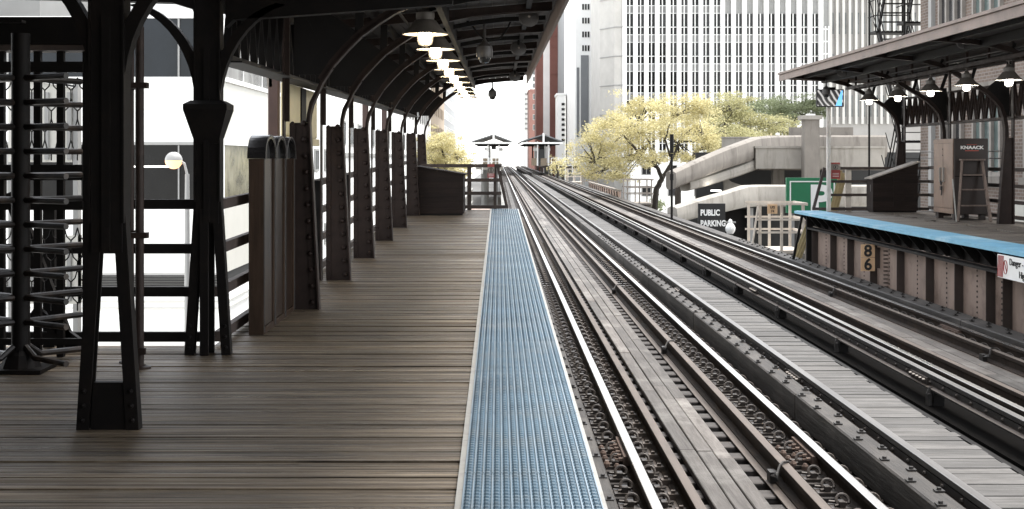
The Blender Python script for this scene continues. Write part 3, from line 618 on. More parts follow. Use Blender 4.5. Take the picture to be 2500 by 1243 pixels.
# ================================================================== TRACKS
RAILSEC = [(-.035, -.002), (-.03, 0), (.03, 0), (.035, -.002), (.036, -.036), (.012, -.05), (.009, -.12), (.062, -.142), (.062, -.152), (-.062, -.152), (-.062, -.142), (-.009, -.12), (-.012, -.05), (-.036, -.036)]
TY0, TY1 = 7.0, 330.0
def rail_mesh(X, top, wide=1.0, y0=TY0, y1=TY1):
    m = MB(); sec = [(X + x * wide, top + z) for x, z in RAILSEC]; n = len(sec)
    ys = [y0] + [y for y in (14.7, 26, 38, 50, 80, 120, 200) if y0 < y < y1] + [y1]
    for ya, yb in zip(ys[:-1], ys[1:]):
        vs = [(x, ya + .003, z) for x, z in sec] + [(x, yb - .003, z) for x, z in sec]
        for i in range(n): m.add([vs[i], vs[(i + 1) % n], vs[n + (i + 1) % n], vs[n + i]], [(0, 1, 2, 3)], 1 if i in (0, 1, 2) else 0, .5)
        m.add(vs[:n], [tuple(range(n))]); m.add(vs[n:], [tuple(range(n))[::-1]])
    return m
tie_me = None
def track(c, label, joint_y):
    global tie_me
    o = thing('railway_track', label, 'railway track', (c, TY0, 0))
    lr, rr = c - .715, c + .715
    for X in (lr, rr): rail_mesh(X, 0).build('running_rail', [RUST, RAILTOP], o)
    for X in (c - .445, c + .345): rail_mesh(X, .012, .95).build('guard_rail', [RUST, RUSTP], o)
    for X in (c - .52, c + .27):       # flat bearing strip under the guard rail
        MB().box(X - .045, X + .045, TY0, 90, -.150, -.141).build('bearing_strip', RUSTP, o)
    # ties
    big = MB(); y = 7.6; k = 0
    while y < TY1:
        w_ = random.uniform(.19, .22); x0, x1 = c - 1.28 - random.uniform(0, .05), c + 1.28 + random.uniform(0, .05)
        if k % 6 == 0: x1 = c + 1.42
        if k < 100:
            MB().box(x0, x1, y, y + w_, -.37, -.158 - random.uniform(0, .006)).build('tie', TIE, o, bevel=.008)
        else: big.box(x0, x1, y, y + w_, -.37, -.16)
        y += .40 + random.uniform(-.012, .012); k += 1
    big.build('tie', TIE, o, kind='stuff')
    # clips: one mesh, linked copies
    def clip_geo(m, X, Y, s):
        m.box(X - .075, X + .075, Y - .075, Y + .075, -.157, -.138)
        m.box(X - s * .0 - .02, X + .02, Y - .05, Y + .03, -.137, -.10)
        pts = []
        for q in range(11):
            a = R(-30 + 260 * q / 10); pts.append((X + s * .012 + .043 * math.cos(a) * s, Y + .03 * math.sin(a), -.10 + .034 * math.sin(a)))
        pts.append((X - s * .05, Y - .03, -.128)); m.tube(pts, .0115, 6)
        m.tube([(X + s * .05, Y + .03, -.13), (X - s * .07, Y + .05, -.122)], .012, 5)
    protos = {}
    stuff = MB(); k = 0
    for i in range(150):
        Y = 7.7 + .40 * i
        for X, s in ((lr - .115, 1), (lr + .115, -1), (rr - .115, 1), (rr + .115, -1)):
            if c > 4 and s == -1 and X < c: continue
            if k < 100:
                if s not in protos:
                    m = MB(); clip_geo(m, X, Y, s); p = m.build('rail_clip', CLIPM, o); protos[s] = (p, X, Y)
                else:
                    p, X0, Y0 = protos[s]; q = p.copy(); COL.objects.link(q); q.parent = o; q.location = (X - X0, Y - Y0, random.uniform(-.004, .004)); q.rotation_euler = (0, 0, 0)
                k += 1
            elif Y < 50:
                if Y < 24: clip_geo(stuff, X, Y, s)
                else: stuff.box(X - .075, X + .075, Y - .075, Y + .075, -.157, -.138); stuff.tube([(X - .05, Y, -.12), (X - .03, Y, -.06), (X + .03, Y, -.06), (X + .05, Y, -.12)], .013, 4)
    stuff.build('rail_clip', CLIPM, o, kind='stuff')
    # square washers on the gauge side of the left rail
    m = MB()
    for i in range(70):
        Y = 7.88 + .40 * i
        for dx in (.20,): m.box(lr + dx - .035, lr + dx + .035, Y - .035, Y + .035, -.157, -.10); m.box(lr + dx - .014, lr + dx + .014, Y - .014, Y + .014, -.099, -.08)
    m.build('washer', RUSTP, o, kind='stuff')
    # centre boards, laid end to end
    xs = [c - .285, c - .155, c - .025, c + .10] if c < 4 else [c - .30, c - .14, c + .02, c + .18]
    for i in range(3):
        y = TY0 + random.uniform(0, 1.5); n = 0
        while y < 160:
            Ln = random.uniform(1.6, 4.6) if y < 60 else 25; m = MB(); j = random.uniform(-.004, .006)
            m.box(xs[i] + .004, xs[i + 1] - .004, y, y + Ln - .012, -.155, -.105 + j); m.build('centre_board', BOARD, o, bevel=.006 if y < 40 else 0); y += Ln
    # rail joints
    for X, s in ((lr, -1), (rr, -1)):
        m = MB(); m.box(X - .058, X - .012, joint_y - .36, joint_y + .36, -.115, -.045)
        for k in range(6): m.lathe([(.018, 0), (.018, .035), (.008, .04), (.008, .065), (.001, .065)], (X - .058, joint_y - .3 + .12 * k, -.08), 7, mat=Matrix.Rotation(R(-90), 3, 'Y'))
        for k in range(8): m.lathe([(.028, 0), (.026, .03), (.012, .05), (.001, .05)], (X - .11 - .07 * (k % 2), joint_y - .34 + .09 * k, -.15), 7)
        m.build('splice_bar', M('orange_rust', (.10, .066, .05), .8, .1, .4, 15) if 'orange_rust' not in bpy.data.materials else bpy.data.materials['orange_rust'], o)
    gx = c + .345
    for gy in ((9.35, 15.6, 22.5) if c < 4 else (15.0, 22.0)):
        m = MB(); m.box(gx - .10, gx - .045, gy + .16, gy + .27, -.14, -.06)
        for q in range(2): m.tube([(gx - .07 - .02 * q, gy + .2, -.09), (gx - .09, gy - .02, -.03 - .02 * q), (gx - .055, gy + .04, .02), (gx - .02, gy + .10, .028), (gx + .03, gy + .16, .02), (gx + .05, gy + .2, -.1)], .009, 6)
        m.build('bond_cable', DKSTEEL, o)
    return o
track(1.725, 'near railway track with shiny rails and worn centre boards beside the blue strip', 10.3)
track(5.355, 'far railway track running along the brown girder wall of the right platform', 17.5)
def third_rail(X, s, label):
    o = thing('contact_rail', label, 'third rail', (X, TY0, .1))
    m = MB(); y0, y1 = TY0, 165
    sec = [(-.034, .148), (-.03, .15), (.03, .15), (.034, .148), (.036, .11), (.012, .10), (.012, .045), (.07, .028), (.07, .012), (-.07, .012), (-.07, .028), (-.012, .045), (-.012, .10), (-.036, .11)]
    sec = [(X + a, z) for a, z in sec]; n = len(sec)
    vs = [(x, y0, z) for x, z in sec] + [(x, y1, z) for x, z in sec]
    for i in range(n): m.add([vs[i], vs[(i + 1) % n], vs[n + (i + 1) % n], vs[n + i]], [(0, 1, 2, 3)], 1 if i in (0, 1, 2) else (2 if i in (10,) else 0))
    m.add(vs[:n], [tuple(range(n))]); m.build('rail', [DKSTEEL, CONTACT, RUSTP], o)
    MB().box(X - .17 if s < 0 else X - .09, X + .22 if s < 0 else X + .09, y0, 120, -.157, -.13).build('gap_shade_strip', GAP_SHADE, o)  # dark strip added over the ties, painting the gap's shade
    m = MB(); m.box(X - .034, X - .0125, y0, 60, .05, .098); m.build('side_bar', DKSTEEL, o)
    m = MB(); y = 7.5
    while y < 60:
        m.lathe([(.016, 0), (.015, .012), (.002, .02)], (X - .034, y, .074), 7, mat=Matrix.Rotation(R(-90), 3, 'Y')); y += .36
    m.build('bolt', CLIPM, o, kind='stuff')
    y = 9.0
    while y < 60:
        MB().box(X - .05, X + .05, y, y + .1, -.129, .0115).build('insulator', BLACK, o); m = MB()
        m.tube([(X - .1, y + .05, -.02), (X - .075, y + .06, .035), (X - .04, y + .06, .03)], .01, 5); m.box(X - .105, X - .065, y + .02, y + .08, -.129, -.02); m.build('bracket', DKSTEEL, o); y += 3.4
    for yy in (12.6, 20.9):
        m = MB(); m.box(X - .055, X - .035, yy, yy + .5, .04, .105); [m.lathe([(.02, 0), (.02, .03), (.001, .035)], (X - .055, yy + .05 + .1 * k, .075), 6, mat=Matrix.Rotation(R(-90), 3, 'Y')) for k in range(5)]
        m.build('splice_bar', CLIPM, o)
third_rail(2.945, 1, 'raised contact rail between the near track and the grey plank walkway')
third_rail(4.17, -1, 'raised contact rail beyond the grey plank walkway, beside the far track')
# guard timbers
def timber(x0, x1, z0, z1, label, bx, y1=120):
    o = thing('guard_timber', label, 'timber', ((x0 + x1) / 2, TY0, z0)); y = TY0
    while y < y1:
        Ln = random.uniform(4.5, 6.5) if y < 60 else 30; m = MB(); m.box(x0, x1, y, y + Ln - .01, z0, z1 + random.uniform(-.004, .004)); m.build('beam', TIMB, o, bevel=.012 if y < 30 else 0); y += Ln
    y = 8.0; k = 0
    while y < 40 and k < 90:
        for x in bx:
            m = MB(); xx = x + random.uniform(-.012, .012); yy = y + random.uniform(-.05, .05) + (.3 if x != bx[0] else 0)
            m.box(xx - .03, xx + .03, yy - .03, yy + .03, z1 + .004, z1 + .012); m.lathe([(.016, .012), (.015, .028), (.001, .03)], (xx, yy, z1), 6); m.build('bolt', DKSTEEL, o); k += 1
        y += .62
timber(.60, .80, -.30, -.10, 'brown bolted guard timber along the foot of the left platform', (.65, .75))
timber(2.665, 2.84, -.155, .10, 'tall dark guard timber with paired bolts beside the near track', (2.70, 2.80))
timber(6.38, 6.70, -.157, -.02, 'weathered guard timber at the foot of the brown girder wall', (6.48, 6.6))
# walkway
m = MB(); y = 6.5
while y < 165:
    p = .15 if y < 70 else 1.2; m.box(3.06 + random.uniform(-.012, .012), 3.60 + random.uniform(-.02, .02), y, y + p - .008, .0, .045 + random.uniform(-.004, .004)); y += p
m.build('walkway', WALK, kind='structure')
v = thing('viaduct_frame', 'dark steel girders and legs of the elevated railway under the tracks', 'viaduct', (3.5, 7, -1))
for x in (1.0, 2.45, 3.3, 4.65, 6.1): MB().box(x - .16, x + .16, 4, 330, -1.2, -.372).build('girder', BLACK, v)
for x in (3.12, 3.54): MB().box(x - .05, x + .05, 6.5, 165, -.371, -.001).build('walkway_joist', BLACK, v)
MB().box(3.93, 3.985, 6, 165, -.55, -.155).build('girder', BLACK, v)  # black strip added to hide lit tie ends and darken the walkway gap
for i in range(26):
    yy = 10 + 12.5 * i
    MB().box(.2, 6.9, yy, yy + .5, -1.9, -1.201).build('cross_girder', BLACK, v)
    for x in (.6, 6.5): MB().box(x - .22, x + .22, yy + .02, yy + .48, SZ, -1.901).build('leg', BLACK, v)
# ================================================================== RIGHT PLATFORM
RD = 1.02
m = MB(); y = 10.0
while y < 29.2:
    p = .14; m.box(7.20, 8.4 + random.uniform(-.4, .4), y, y + p - .007, RD - .06, RD + random.uniform(-.003, .003)); m.box(8.81, 9.75, y, y + p - .007, RD - .06, RD + random.uniform(-.003, .003)); y += p
m2 = MB(); 
for y_ in range(0, 138): pass
m.box(8.38, 8.82, 10, 29.2, RD - .07, RD - .0035)
m.build('platform_deck', DECKR, kind='structure')
t = thing('tactile_strip', 'bright blue tactile strip along the edge of the right platform', 'tactile strip', (6.9, 20, RD))
m = MB(); y = 10.0
while y < 29.25:
    m.box(6.63, 7.195, y, min(y + 1.21, 29.25), RD - .045, RD + .008); y += 1.216
for k in range(12): m.box(6.66 + .045 * k, 6.68 + .045 * k, 10, 29.24, RD + .0085, RD + .012)
m.build('bump_panel', BLUE2, t); MB().box(6.60, 6.629, 10, 29.25, RD - .05, RD + .006).build('nosing', BLUE2, t)
g = thing('plate_girder', 'riveted brown plate girder wall under the right platform edge', 'girder', (6.85, 20, -.2))
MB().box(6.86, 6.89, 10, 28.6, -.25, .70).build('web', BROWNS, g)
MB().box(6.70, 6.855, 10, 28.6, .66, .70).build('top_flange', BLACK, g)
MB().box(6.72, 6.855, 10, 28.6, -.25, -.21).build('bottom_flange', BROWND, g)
SY = [28.2, 26.65, 25.35, 23.8, 22.2, 20.7, 19.4, 18.15, 17.55, 16.1, 14.6]
for y in SY: 
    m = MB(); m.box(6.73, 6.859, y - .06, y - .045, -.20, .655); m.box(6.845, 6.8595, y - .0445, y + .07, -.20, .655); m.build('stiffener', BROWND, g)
m = MB()
for a, c in zip(SY[:-1], SY[1:]):
    for q in (.0, .5):
        yy = a + (c - a) * q + (.03 if q == 0 else 0)
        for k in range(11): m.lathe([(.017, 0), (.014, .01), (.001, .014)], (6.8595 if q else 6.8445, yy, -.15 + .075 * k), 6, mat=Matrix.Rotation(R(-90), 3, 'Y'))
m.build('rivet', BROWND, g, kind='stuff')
MB().box(6.93, 6.97, 10, 28.9, .70, .955).build('recess_plate', BLACK, g)
y = 10.2
while y < 29.1:
    m = MB(); m.prism([(6.66, .955), (6.925, .955), (6.925, .705), (6.88, .705)], 'y', y, y + .05); m.build('bracket', BLACK, g); y += .62
m = MB(); m.box(6.73, 6.86, 28.605, 28.7, -.25, .95); m.bar((6.66, 28.75, .95), (6.45, 28.75, -.1), .05, .06, up=(0, 1, 0)); m.build('end_post', BLACK, g)
m = MB()
for k in range(11): m.box(6.78, 6.85, 23.1 - .04, 23.1, -.14 + .07 * k, -.12 + .07 * k)
m.build('rung', BROWND, g)
o = thing('steel_trestle', 'dark steel legs and floor beams carrying the right platform', 'steel frame', (8.5, 20, SZ))
for yy in (11, 15.5, 20, 24.5, 28.3):
    MB().box(6.98, 9.7, yy, yy + .25, .5, .945).build('floor_beam', BLACK, o)
    MB().box(9.3, 9.6, yy + .02, yy + .23, SZ, .499).build('leg', BLACK, o)
# number plates
o = thing('number_sign', 'tan square number plates 8 above 6 on the girder wall', 'sign', (6.70, 24, .2))
yy = 23.55; x0, x1 = PX(2102, yy), PX(2136, yy)
for i, (c, a, bb) in enumerate((('8', 597, 628.5), ('6', 629.5, 662))):
    MB().box(x0, x1, yy, yy + .015, PZ(bb, yy), PZ(a, yy)).build('plate', ORANGE, o)
    textmesh(c, .29, INK, 'numeral', o, ((x0 + x1) / 2, yy - .004, PZ((a + bb) / 2 + 1, yy)), bold=.008)
MB().box(x1 - .02, x1 + .17, yy + .016, yy + .05, PZ(655, yy), PZ(605, yy)).build('bracket', BROWND, o)
o = thing('danger_sign', 'white danger high voltage sign with red stripes under the right platform edge', 'sign', (6.58, 17.0, .6))
MB().box(6.575, 6.598, 15.0, 17.27, .65, .95).build('panel', WHITEP, o)
m = MB()
for k in range(5): m.prism([(17.265 - .04 * k, .66), (17.248 - .04 * k, .66), (17.215 - .04 * k, .94), (17.232 - .04 * k, .94)], 'x', 6.569, 6.5745)
m.build('stripe', REDS, o)
textmesh('Danger - Keep Off', .125, INK, 'lettering', o, (6.572, 16.86, .875), face='-x', align='LEFT')
textmesh('High Voltage', .125, INK, 'lettering', o, (6.572, 16.55, .735), face='-x', align='LEFT')
m = MB()
for k in range(18):
    a = 2 * math.pi * k / 18; c = 2 * math.pi * (k + 1) / 18
    m.bar((6.571, 16.99 + .06 * math.cos(a), .80 + .09 * math.sin(a)), (6.571, 16.99 + .06 * math.cos(c), .80 + .09 * math.sin(c)), .004, .012, up=(1, 0, 0))
m.bar((6.571, 17.03, .86), (6.571, 16.95, .74), .016, .004, up=(1, 0, 0)); m.build('pictogram', REDS, o)
# ---------------------------------------------------------------- canopy
def RX(x): return 7.5 - x          # mirrored profile: left -1.48 -> right 8.98
def rroofz(x): return RD + 2.95 + (9.45 - x) * .05
RARC = [(9.104, 1.55), (9.10, 1.72), (9.07, 1.92), (9.01, 2.10), (8.91, 2.22), (8.79, 2.33), (8.53, 2.50), (8.2, 2.69), (7.91, 2.83), (7.52, 2.93), (6.92, 2.99), (6.6, 3.0)]
def right_column(Y, label, group):
    o = thing('canopy_column', label, 'canopy column', (9.1, Y, RD), group)
    MB().prism([(RX(-1.75), RD), (RX(-1.484), RD), (RX(-1.604), RD + 1.55), (RX(-1.75), RD + 1.55)], 'y', Y - .006, Y + .006).build('web_plate', STEEL, o)
    m = MB(); pts = [(RX(-1.484), RD)] + [(x, RD + z) for x, z in RARC]
    m.band(pts, -.013, Y - .055, Y + .055); m.band([(x, z - .0) for x, z in pts[1:]][::-1], .085, Y - .007, Y + .007); m.build('front_flange', STEEL, o)
    m = MB(); m.box(RX(-1.752), RX(-1.775), Y - .055, Y + .055, RD, RD + 2.94); m.build('rear_post', STEEL, o)
    for (x0, z0), x1, wd in (((8.95, 2.2), 9.2, .07), ((8.5, 2.53), 8.62, .06), ((7.95, 2.83), 8.0, .05)):
        MB().bar((x0, Y, RD + z0), (x1, Y, rroofz(x1) - .05), wd, .012, up=(0, 1, 0)).build('strut', BLACK, o)
    m = MB(); m.prism([(RX(-1.70), RD + 1.95), (9.08, RD + 1.95), (8.95, RD + 2.2), (8.75, RD + 2.38), (8.85, RD + 2.5), (9.0, RD + 2.62), (RX(-1.70), RD + 2.62)], 'y', Y - .004, Y + .004); m.build('gusset', BLACK, o)
for i, Y in enumerate((20.3, 23.6, 26.9, 29.9)):
    right_column(Y, ['dark curved canopy column nearest the viewer on the right platform, mostly out of view', 'dark curved canopy column between the step ladder and the right edge', 'dark curved canopy column rising behind the tall brown cabinet', 'dark curved canopy column farthest away, behind the right shed'][i], 'canopy columns of the right platform')
o = thing('canopy_roof', 'brown edged canopy roof over the right platform', 'canopy roof', (8, 22, RD + 2.8))
m = MB(); x = 6.56
while x < 9.5:
    ys = [11.0] + sorted(random.uniform(12, 29) for _ in range(4)) + [30.3]
    for a, c in zip(ys[:-1], ys[1:]):
        d = random.uniform(0, .006); x1 = x + .13
        m.add([(X_, Y_, rroofz(X_) + d + h) for h in (0, .02) for X_, Y_ in ((x, a), (x1, a), (x1, c - .003), (x, c - .003))], [(0, 3, 2, 1), (4, 5, 6, 7), (0, 1, 5, 4), (1, 2, 6, 5), (2, 3, 7, 6), (3, 0, 4, 7)])
    x += .134
m.build('roof_board', ROOFR, o)
m = MB(); m.add([(X_, Y_, rroofz(X_) + h) for h in (.028, .06) for X_, Y_ in ((6.53, 11), (9.55, 11), (9.55, 30.35), (6.53, 30.35))], [(0, 3, 2, 1), (4, 5, 6, 7), (0, 1, 5, 4), (1, 2, 6, 5), (2, 3, 7, 6), (3, 0, 4, 7)]); m.build('roofing', ROOFT, o)
MB().box(6.495, 6.528, 11, 30.36, RD + 2.96, RD + 3.10).build('fascia', FASCIA, o)
MB().box(6.46, 6.528, 11, 30.36, RD + 3.104, RD + 3.15).build('gutter', FASCIA, o)
m = MB(); m.add([(X_, Y_, rroofz(X_) + h) for h in (-.09, .06) for X_, Y_ in ((6.53, 30.36), (9.55, 30.36), (9.55, 30.40), (6.53, 30.40))], [(0, 3, 2, 1), (4, 5, 6, 7), (0, 1, 5, 4), (1, 2, 6, 5), (2, 3, 7, 6), (3, 0, 4, 7)]); m.build('fascia', FASCIA, o)
m = MB()
for xx in (7.96, 8.16): m.box(xx - .02, xx + .02, 11.2, 30.0, RD + 2.735, RD + 2.80)
y = 11.5
while y < 30: m.box(7.981, 8.139, y, y + .04, RD + 2.745, RD + 2.765); m.box(8.03, 8.07, y, y + .04, RD + 2.7655, rroofz(8.05) - .002); y += 1.0
m.build('cable_tray', STEEL, o)
for xx, d in ((7.5, .14), (8.7, .10), (7.0, .07)): MB().box(xx - .04, xx + .04, 11, 30.3, rroofz(xx) - d, rroofz(xx) - .006).build('purlin', BLACK, o)
m = MB(); m.tube([(8.3, 11.2, RD + 2.92), (8.3, 30, RD + 2.92)], .018, 6); m.tube([(8.0, 11.2, RD + 2.9), (8.0, 30, RD + 2.9)], .014, 6); m.build('conduit', GREYP, o)
m = MB()
for z0, z1 in ((1.90, 1.94), (2.52, 2.56)): m.box(9.28, 9.34, 11.5, 30.1, RD + z0, RD + z1)
m.box(9.20, 9.40, 11.5, 30.1, RD + 1.885, RD + 1.899); y = 11.6; k = 0
while y < 30:
    a, c = (1.94, 2.52) if k % 2 else (2.52, 1.94); m.bar((9.30, y, RD + a), (9.30, y + .20, RD + c), .012, .045, up=(1, 0, 0)); m.bar((9.33, y, RD + c), (9.33, y + .20, RD + a), .012, .045, up=(1, 0, 0)); y += .20; k += 1
m.build('lattice_girder', STEEL, o)
R0 = None
for i, (px, py) in enumerate(((2463, 196), (2360, 209), (2272, 223), (2192, 236), (2122, 245))):
    X = 8.06; Y = X * F / (px - CX); lab = f'lit pendant lamp, {ORD[i]} in the row under the right canopy'
    if R0 is None: R0 = pendant((X, Y, PZ(py, Y)), lab, 'lit lamps under the right canopy', BULBC, .30)
    else: dup(R0, (X, Y, PZ(py, Y)), lab)
for i, (px, py, Y) in enumerate(((2352, 104, 21.0), (2056, 176, 27.8))):
    speaker(PX(px, Y), Y, PZ(py, Y), ['round black loudspeaker under the right canopy edge, larger in view', 'round black loudspeaker near the far corner of the right canopy'][i], 'loudspeakers under the right canopy', (R(82), 0, R(-12)))
# ---------------------------------------------------------------- right shed, cabinet, ladder
o = shed(8.17, 9.15, 28.6, 29.1, RD, .73, 1.07, 'low brown shed with sloping pale lid on the right platform', lid=RAILG)
MB().box(8.62, 8.86, 28.585, 28.60, RD + .12, RD + .80).build('door', SHED, o); MB().box(8.163, 8.169, 28.75, 28.79, RD + .45, RD + .60).build('latch', GREYP, o)
o = thing('storage_cabinet', 'tall two tone brown steel cabinet with padlocked doors on the right platform', 'cabinet', (9, 25.5, RD))
cx0, cx1, cy0, cy1 = 8.68, 9.34, 25.0, 26.15
MB().box(cx0 + .012, cx1, cy0, cy1, RD + .11, RD + 1.56).build('body', CABD, o, bevel=.008)
for yy in (cy0 + .05, cy1 - .2):
    for xx in (cx0 + .03, cx1 - .13): MB().box(xx, xx + .1, yy, yy + .12, RD, RD + .109).build('foot', CABD, o)
for a, c in ((cy0 + .03, (cy0 + cy1) / 2 - .006), ((cy0 + cy1) / 2 + .006, cy1 - .03)):
    d = MB().box(cx0 - .008, cx0 + .0115, a, c, RD + .22, RD + 1.47).build('door', CABW, o, bevel=.004)
    yh = c - .09 if a < 25.3 else a + .09
    m = MB(); m.bar((cx0 - .035, yh, RD + .72), (cx0 - .035, yh, RD + 1.0), .028, .02, up=(0, 1, 0)); m.box(cx0 - .03, cx0 - .0085, yh - .01, yh + .01, RD + .73, RD + .75); m.box(cx0 - .03, cx0 - .0085, yh - .01, yh + .01, RD + .97, RD + .99); m.build('handle', RAILTOP, o)
m = MB(); m.box(cx0 - .006, cx0 + .0115, cy0 + .02, cy1 - .02, RD + 1.475, RD + 1.555); m.box(cx0 - .006, cx0 + .0115, cy0 + .02, cy1 - .02, RD + .12, RD + .215); m.build('frame', CABW, o)
m = MB(); ym = (cy0 + cy1) / 2; m.tube([(cx0 - .04, ym + .06, RD + .74), (cx0 - .045, ym, RD + .66), (cx0 - .04, ym - .06, RD + .74)], .012, 6); m.box(cx0 - .06, cx0 - .03, ym - .03, ym + .03, RD + .56, RD + .64); m.tube([(cx0 - .03, ym, RD + .56), (cx0 - .03, ym + .03, RD + .46)], .012, 5)
m.lathe([(.012, 0), (.012, .01), (.001, .01)], (cx0 - .009, ym, RD + 1.36), 8, mat=Matrix.Rotation(R(-90), 3, 'Y')); m.lathe([(.012, 0), (.012, .01), (.001, .01)], (cx0 - .009, ym, RD + 1.24), 8, mat=Matrix.Rotation(R(-90), 3, 'Y')); m.build('padlock', INK, o)
MB().box(cx0 + .02, cx1 - .01, cy0 - .006, cy0 - .001, RD + .83, RD + .845).build('seam', BLACK, o)
textmesh('KNAACK', .085, WHITEP, 'lettering', o, (9.03, cy0 - .004, RD + 1.385), sx=1.25, bold=.003)
m = MB(); m.box(8.90, 9.16, cy0 - .004, cy0 - .001, RD + 1.32, RD + 1.333); m.box(8.93, 9.12, cy0 - .004, cy0 - .001, RD + 1.438, RD + 1.444); m.build('stripe', M('logo_red', (.5, .08, .05), .5), o)
o = thing('step_ladder', 'old wooden step ladder leaning on the tall brown cabinet', 'ladder', (9.0, 24.5, RD))
lx0, lx1, ly = PX(2352, 24.6), PX(2410, 24.6), 24.6
tx0, tx1 = PX(2350, 24.9), PX(2398, 24.9); zt = PZ(392, 24.9)
bx0 = PX(2342, 24.35)
m = MB(); m.bar((bx0, 24.42, RD), (tx0, 24.92, zt), .045, .06); m.build('side_rail', LADW, o); m = MB(); m.bar((lx1, 24.42, RD), (tx1, 24.92, zt), .045, .06); m.build('side_rail', LADW, o)
MB().box(tx0 - .04, tx1 + .04, 24.83, 24.985, zt, zt + .03).build('top_step', LADW, o)
for k, f in enumerate((.26, .52, .76)):
    y_ = 24.42 + .5 * f; z_ = RD + (zt - RD) * f; xa = bx0 + (tx0 - bx0) * f; xb = lx1 + (tx1 - lx1) * f
    MB().box(xa + .02, xb - .02, y_ - .05, y_ + .05, z_ - .012, z_ + .012).build('step', LADW, o)
m = MB(); m.bar((bx0 - .05, 24.36, RD), (bx0 + .015, 24.75, zt - .35), .02, .03); m.build('brace', WHITE, o)
# ---------------------------------------------------------------- right railings
r = thing('platform_railing', 'brown rail fence along the back of the right platform in front of the brick wall', 'railing', (9.65, 22, RD))
for z in (.97, .66, .36, .08): MB().box(9.60, 9.64, 11, 29.3, RD + z - .035, RD + z + .035).build('rail', RAILW, r)
for y in (14, 16.5, 19, 21.8, 25, 27.5): MB().box(9.641, 9.70, y - .045, y + .045, RD - .3, RD + 1.02).build('post', RAILW, r)
m = MB(); 
for z in (1.18, 1.32): m.tube([(9.66, 24.5, RD + z), (9.66, 30, RD + z)], .012, 5)
m.build('pipe_rail', GREYP, r)
r = thing('end_railing', 'brown end railing of the right platform with slanted brace and tan post', 'railing', (7.8, 29.25, RD))
for k, z in enumerate((.955, .66, .36, .05)): MB().box(7.34 if k < 3 else 7.0, 9.6, 29.22, 29.26, RD + z - .03, RD + z + .03).build('rail', RAILW, r)
MB().box(7.75, 7.88, 29.265, 29.33, RD - .1, RD + .93).build('post', RAILP, r)
MB().bar((7.27, 29.24, RD + .97), (7.03, 29.24, RD + .06), .06, .05, up=(0, 1, 0)).build('brace', RAILW, r)
o = thing('monitor_post', 'white post carrying a tilted platform monitor at the far corner of the right platform', 'monitor', (7.34, 29.1, RD))
MB().box(7.295, 7.375, 29.08, 29.16, RD, PZ(255, 29.1)).build('post', M('weathered_white_post', (.55, .53, .5), .7, 0, .15, 3, dirt_or_sheen=(.3, .24, .2), dscale=2), o)
sx0, sx1, sz0, sz1 = PX(1994, 28.95), PX(2061, 28.95), PZ(261, 28.95), PZ(218, 28.95)
MB().box(sx0, sx1, 28.96, 29.03, sz0, sz1).build('casing', INK, o, bevel=.01)
scr = bpy.data.materials.new('monitor_picture'); scr.use_nodes = True; n_ = scr.node_tree; bb = n_.nodes['Principled BSDF']; bb.inputs['Roughness'].default_value = .25; bb.inputs['Base Color'].default_value = (.01, .01, .01, 1)
tc = _n(n_, 'ShaderNodeTexCoord'); mp = _n(n_, 'ShaderNodeMapping'); mp.inputs['Rotation'].default_value = (0, R(38), 0); wv = _n(n_, 'ShaderNodeTexWave'); wv.inputs['Scale'].default_value = 3; wv.inputs['Distortion'].default_value = 3.5; wv.bands_direction = 'X'
n_.links.new(tc.outputs['Object'], mp.inputs[0]); n_.links.new(mp.outputs[0], wv.inputs['Vector']); rp = _n(n_, 'ShaderNodeValToRGB'); rp.color_ramp.elements[0].color = (.015, .015, .016, 1); rp.color_ramp.elements[1].color = (.35, .34, .33, 1); rp.color_ramp.elements[0].position = .45; rp.color_ramp.elements[1].position = .95
n_.links.new(wv.outputs['Fac'], rp.inputs[0]); n_.links.new(rp.outputs[0], bb.inputs['Emission Color']); bb.inputs['Emission Strength'].default_value = .45
MB().box(sx0 + .02, sx1 - .02, 28.955, 28.9595, sz0 + .02, sz1 - .02).build('screen', scr, o)
m = MB(); m.prism([(sx1 - .19, sz0 + .022), (sx1 - .055, sz0 + .022), (sx1 - .03, sz1 - .03), (sx1 - .06, sz1 - .03)], 'y', 28.951, 28.9545); m.build('blue_strip_picture', EM('screen_blue', (.12, .35, .75), .5), o)
MB().box(7.2, 7.47, 29.031, 29.075, sz1 - .1, sz1 + .05).build('bracket', BLACK, o)
dome_cam(PX(2017, 28.8), 28.8, PZ(231, 28.8), 'small dark dome camera in front of the platform monitor', .1, None)
s = thing('warning_sign', 'red and grey warning sign with walking figure beside the white monitor post', 'sign', (7.48, 29.2, RD + .8))
z1 = PZ(397, 29.2); z0 = PZ(437, 29.2); X0, X1 = PX(2029, 29.2), PX(2051, 29.2)
MB().box(X0, X1, 29.19, 29.205, z0, z1).build('panel', REDS, s); MB().box(X0 - .004, X1 + .004, 29.184, 29.189, PZ(415, 29.2), PZ(401, 29.2)).build('picture_panel', RAILG, s)
m = MB(); zc = PZ(408, 29.2); xc = (X0 + X1) / 2
for k in range(16):
    a = 2 * math.pi * k / 16; c = 2 * math.pi * (k + 1) / 16
    m.bar((xc + .05 * math.cos(a), 29.18, zc + .05 * math.sin(a)), (xc + .05 * math.cos(c), 29.18, zc + .05 * math.sin(c)), .008, .003, up=(0, 1, 0))
m.bar((xc, 29.18, zc + .03), (xc - .01, 29.18, zc - .03), .02, .003, up=(0, 1, 0)); m.build('pictogram', INK, s)
m = MB()
for k in range(3): m.box(X0 + .03, X1 - .03, 29.186, 29.189, z0 + .05 + .035 * k, z0 + .058 + .035 * k)
m.build('text_line', WHITEP, s)

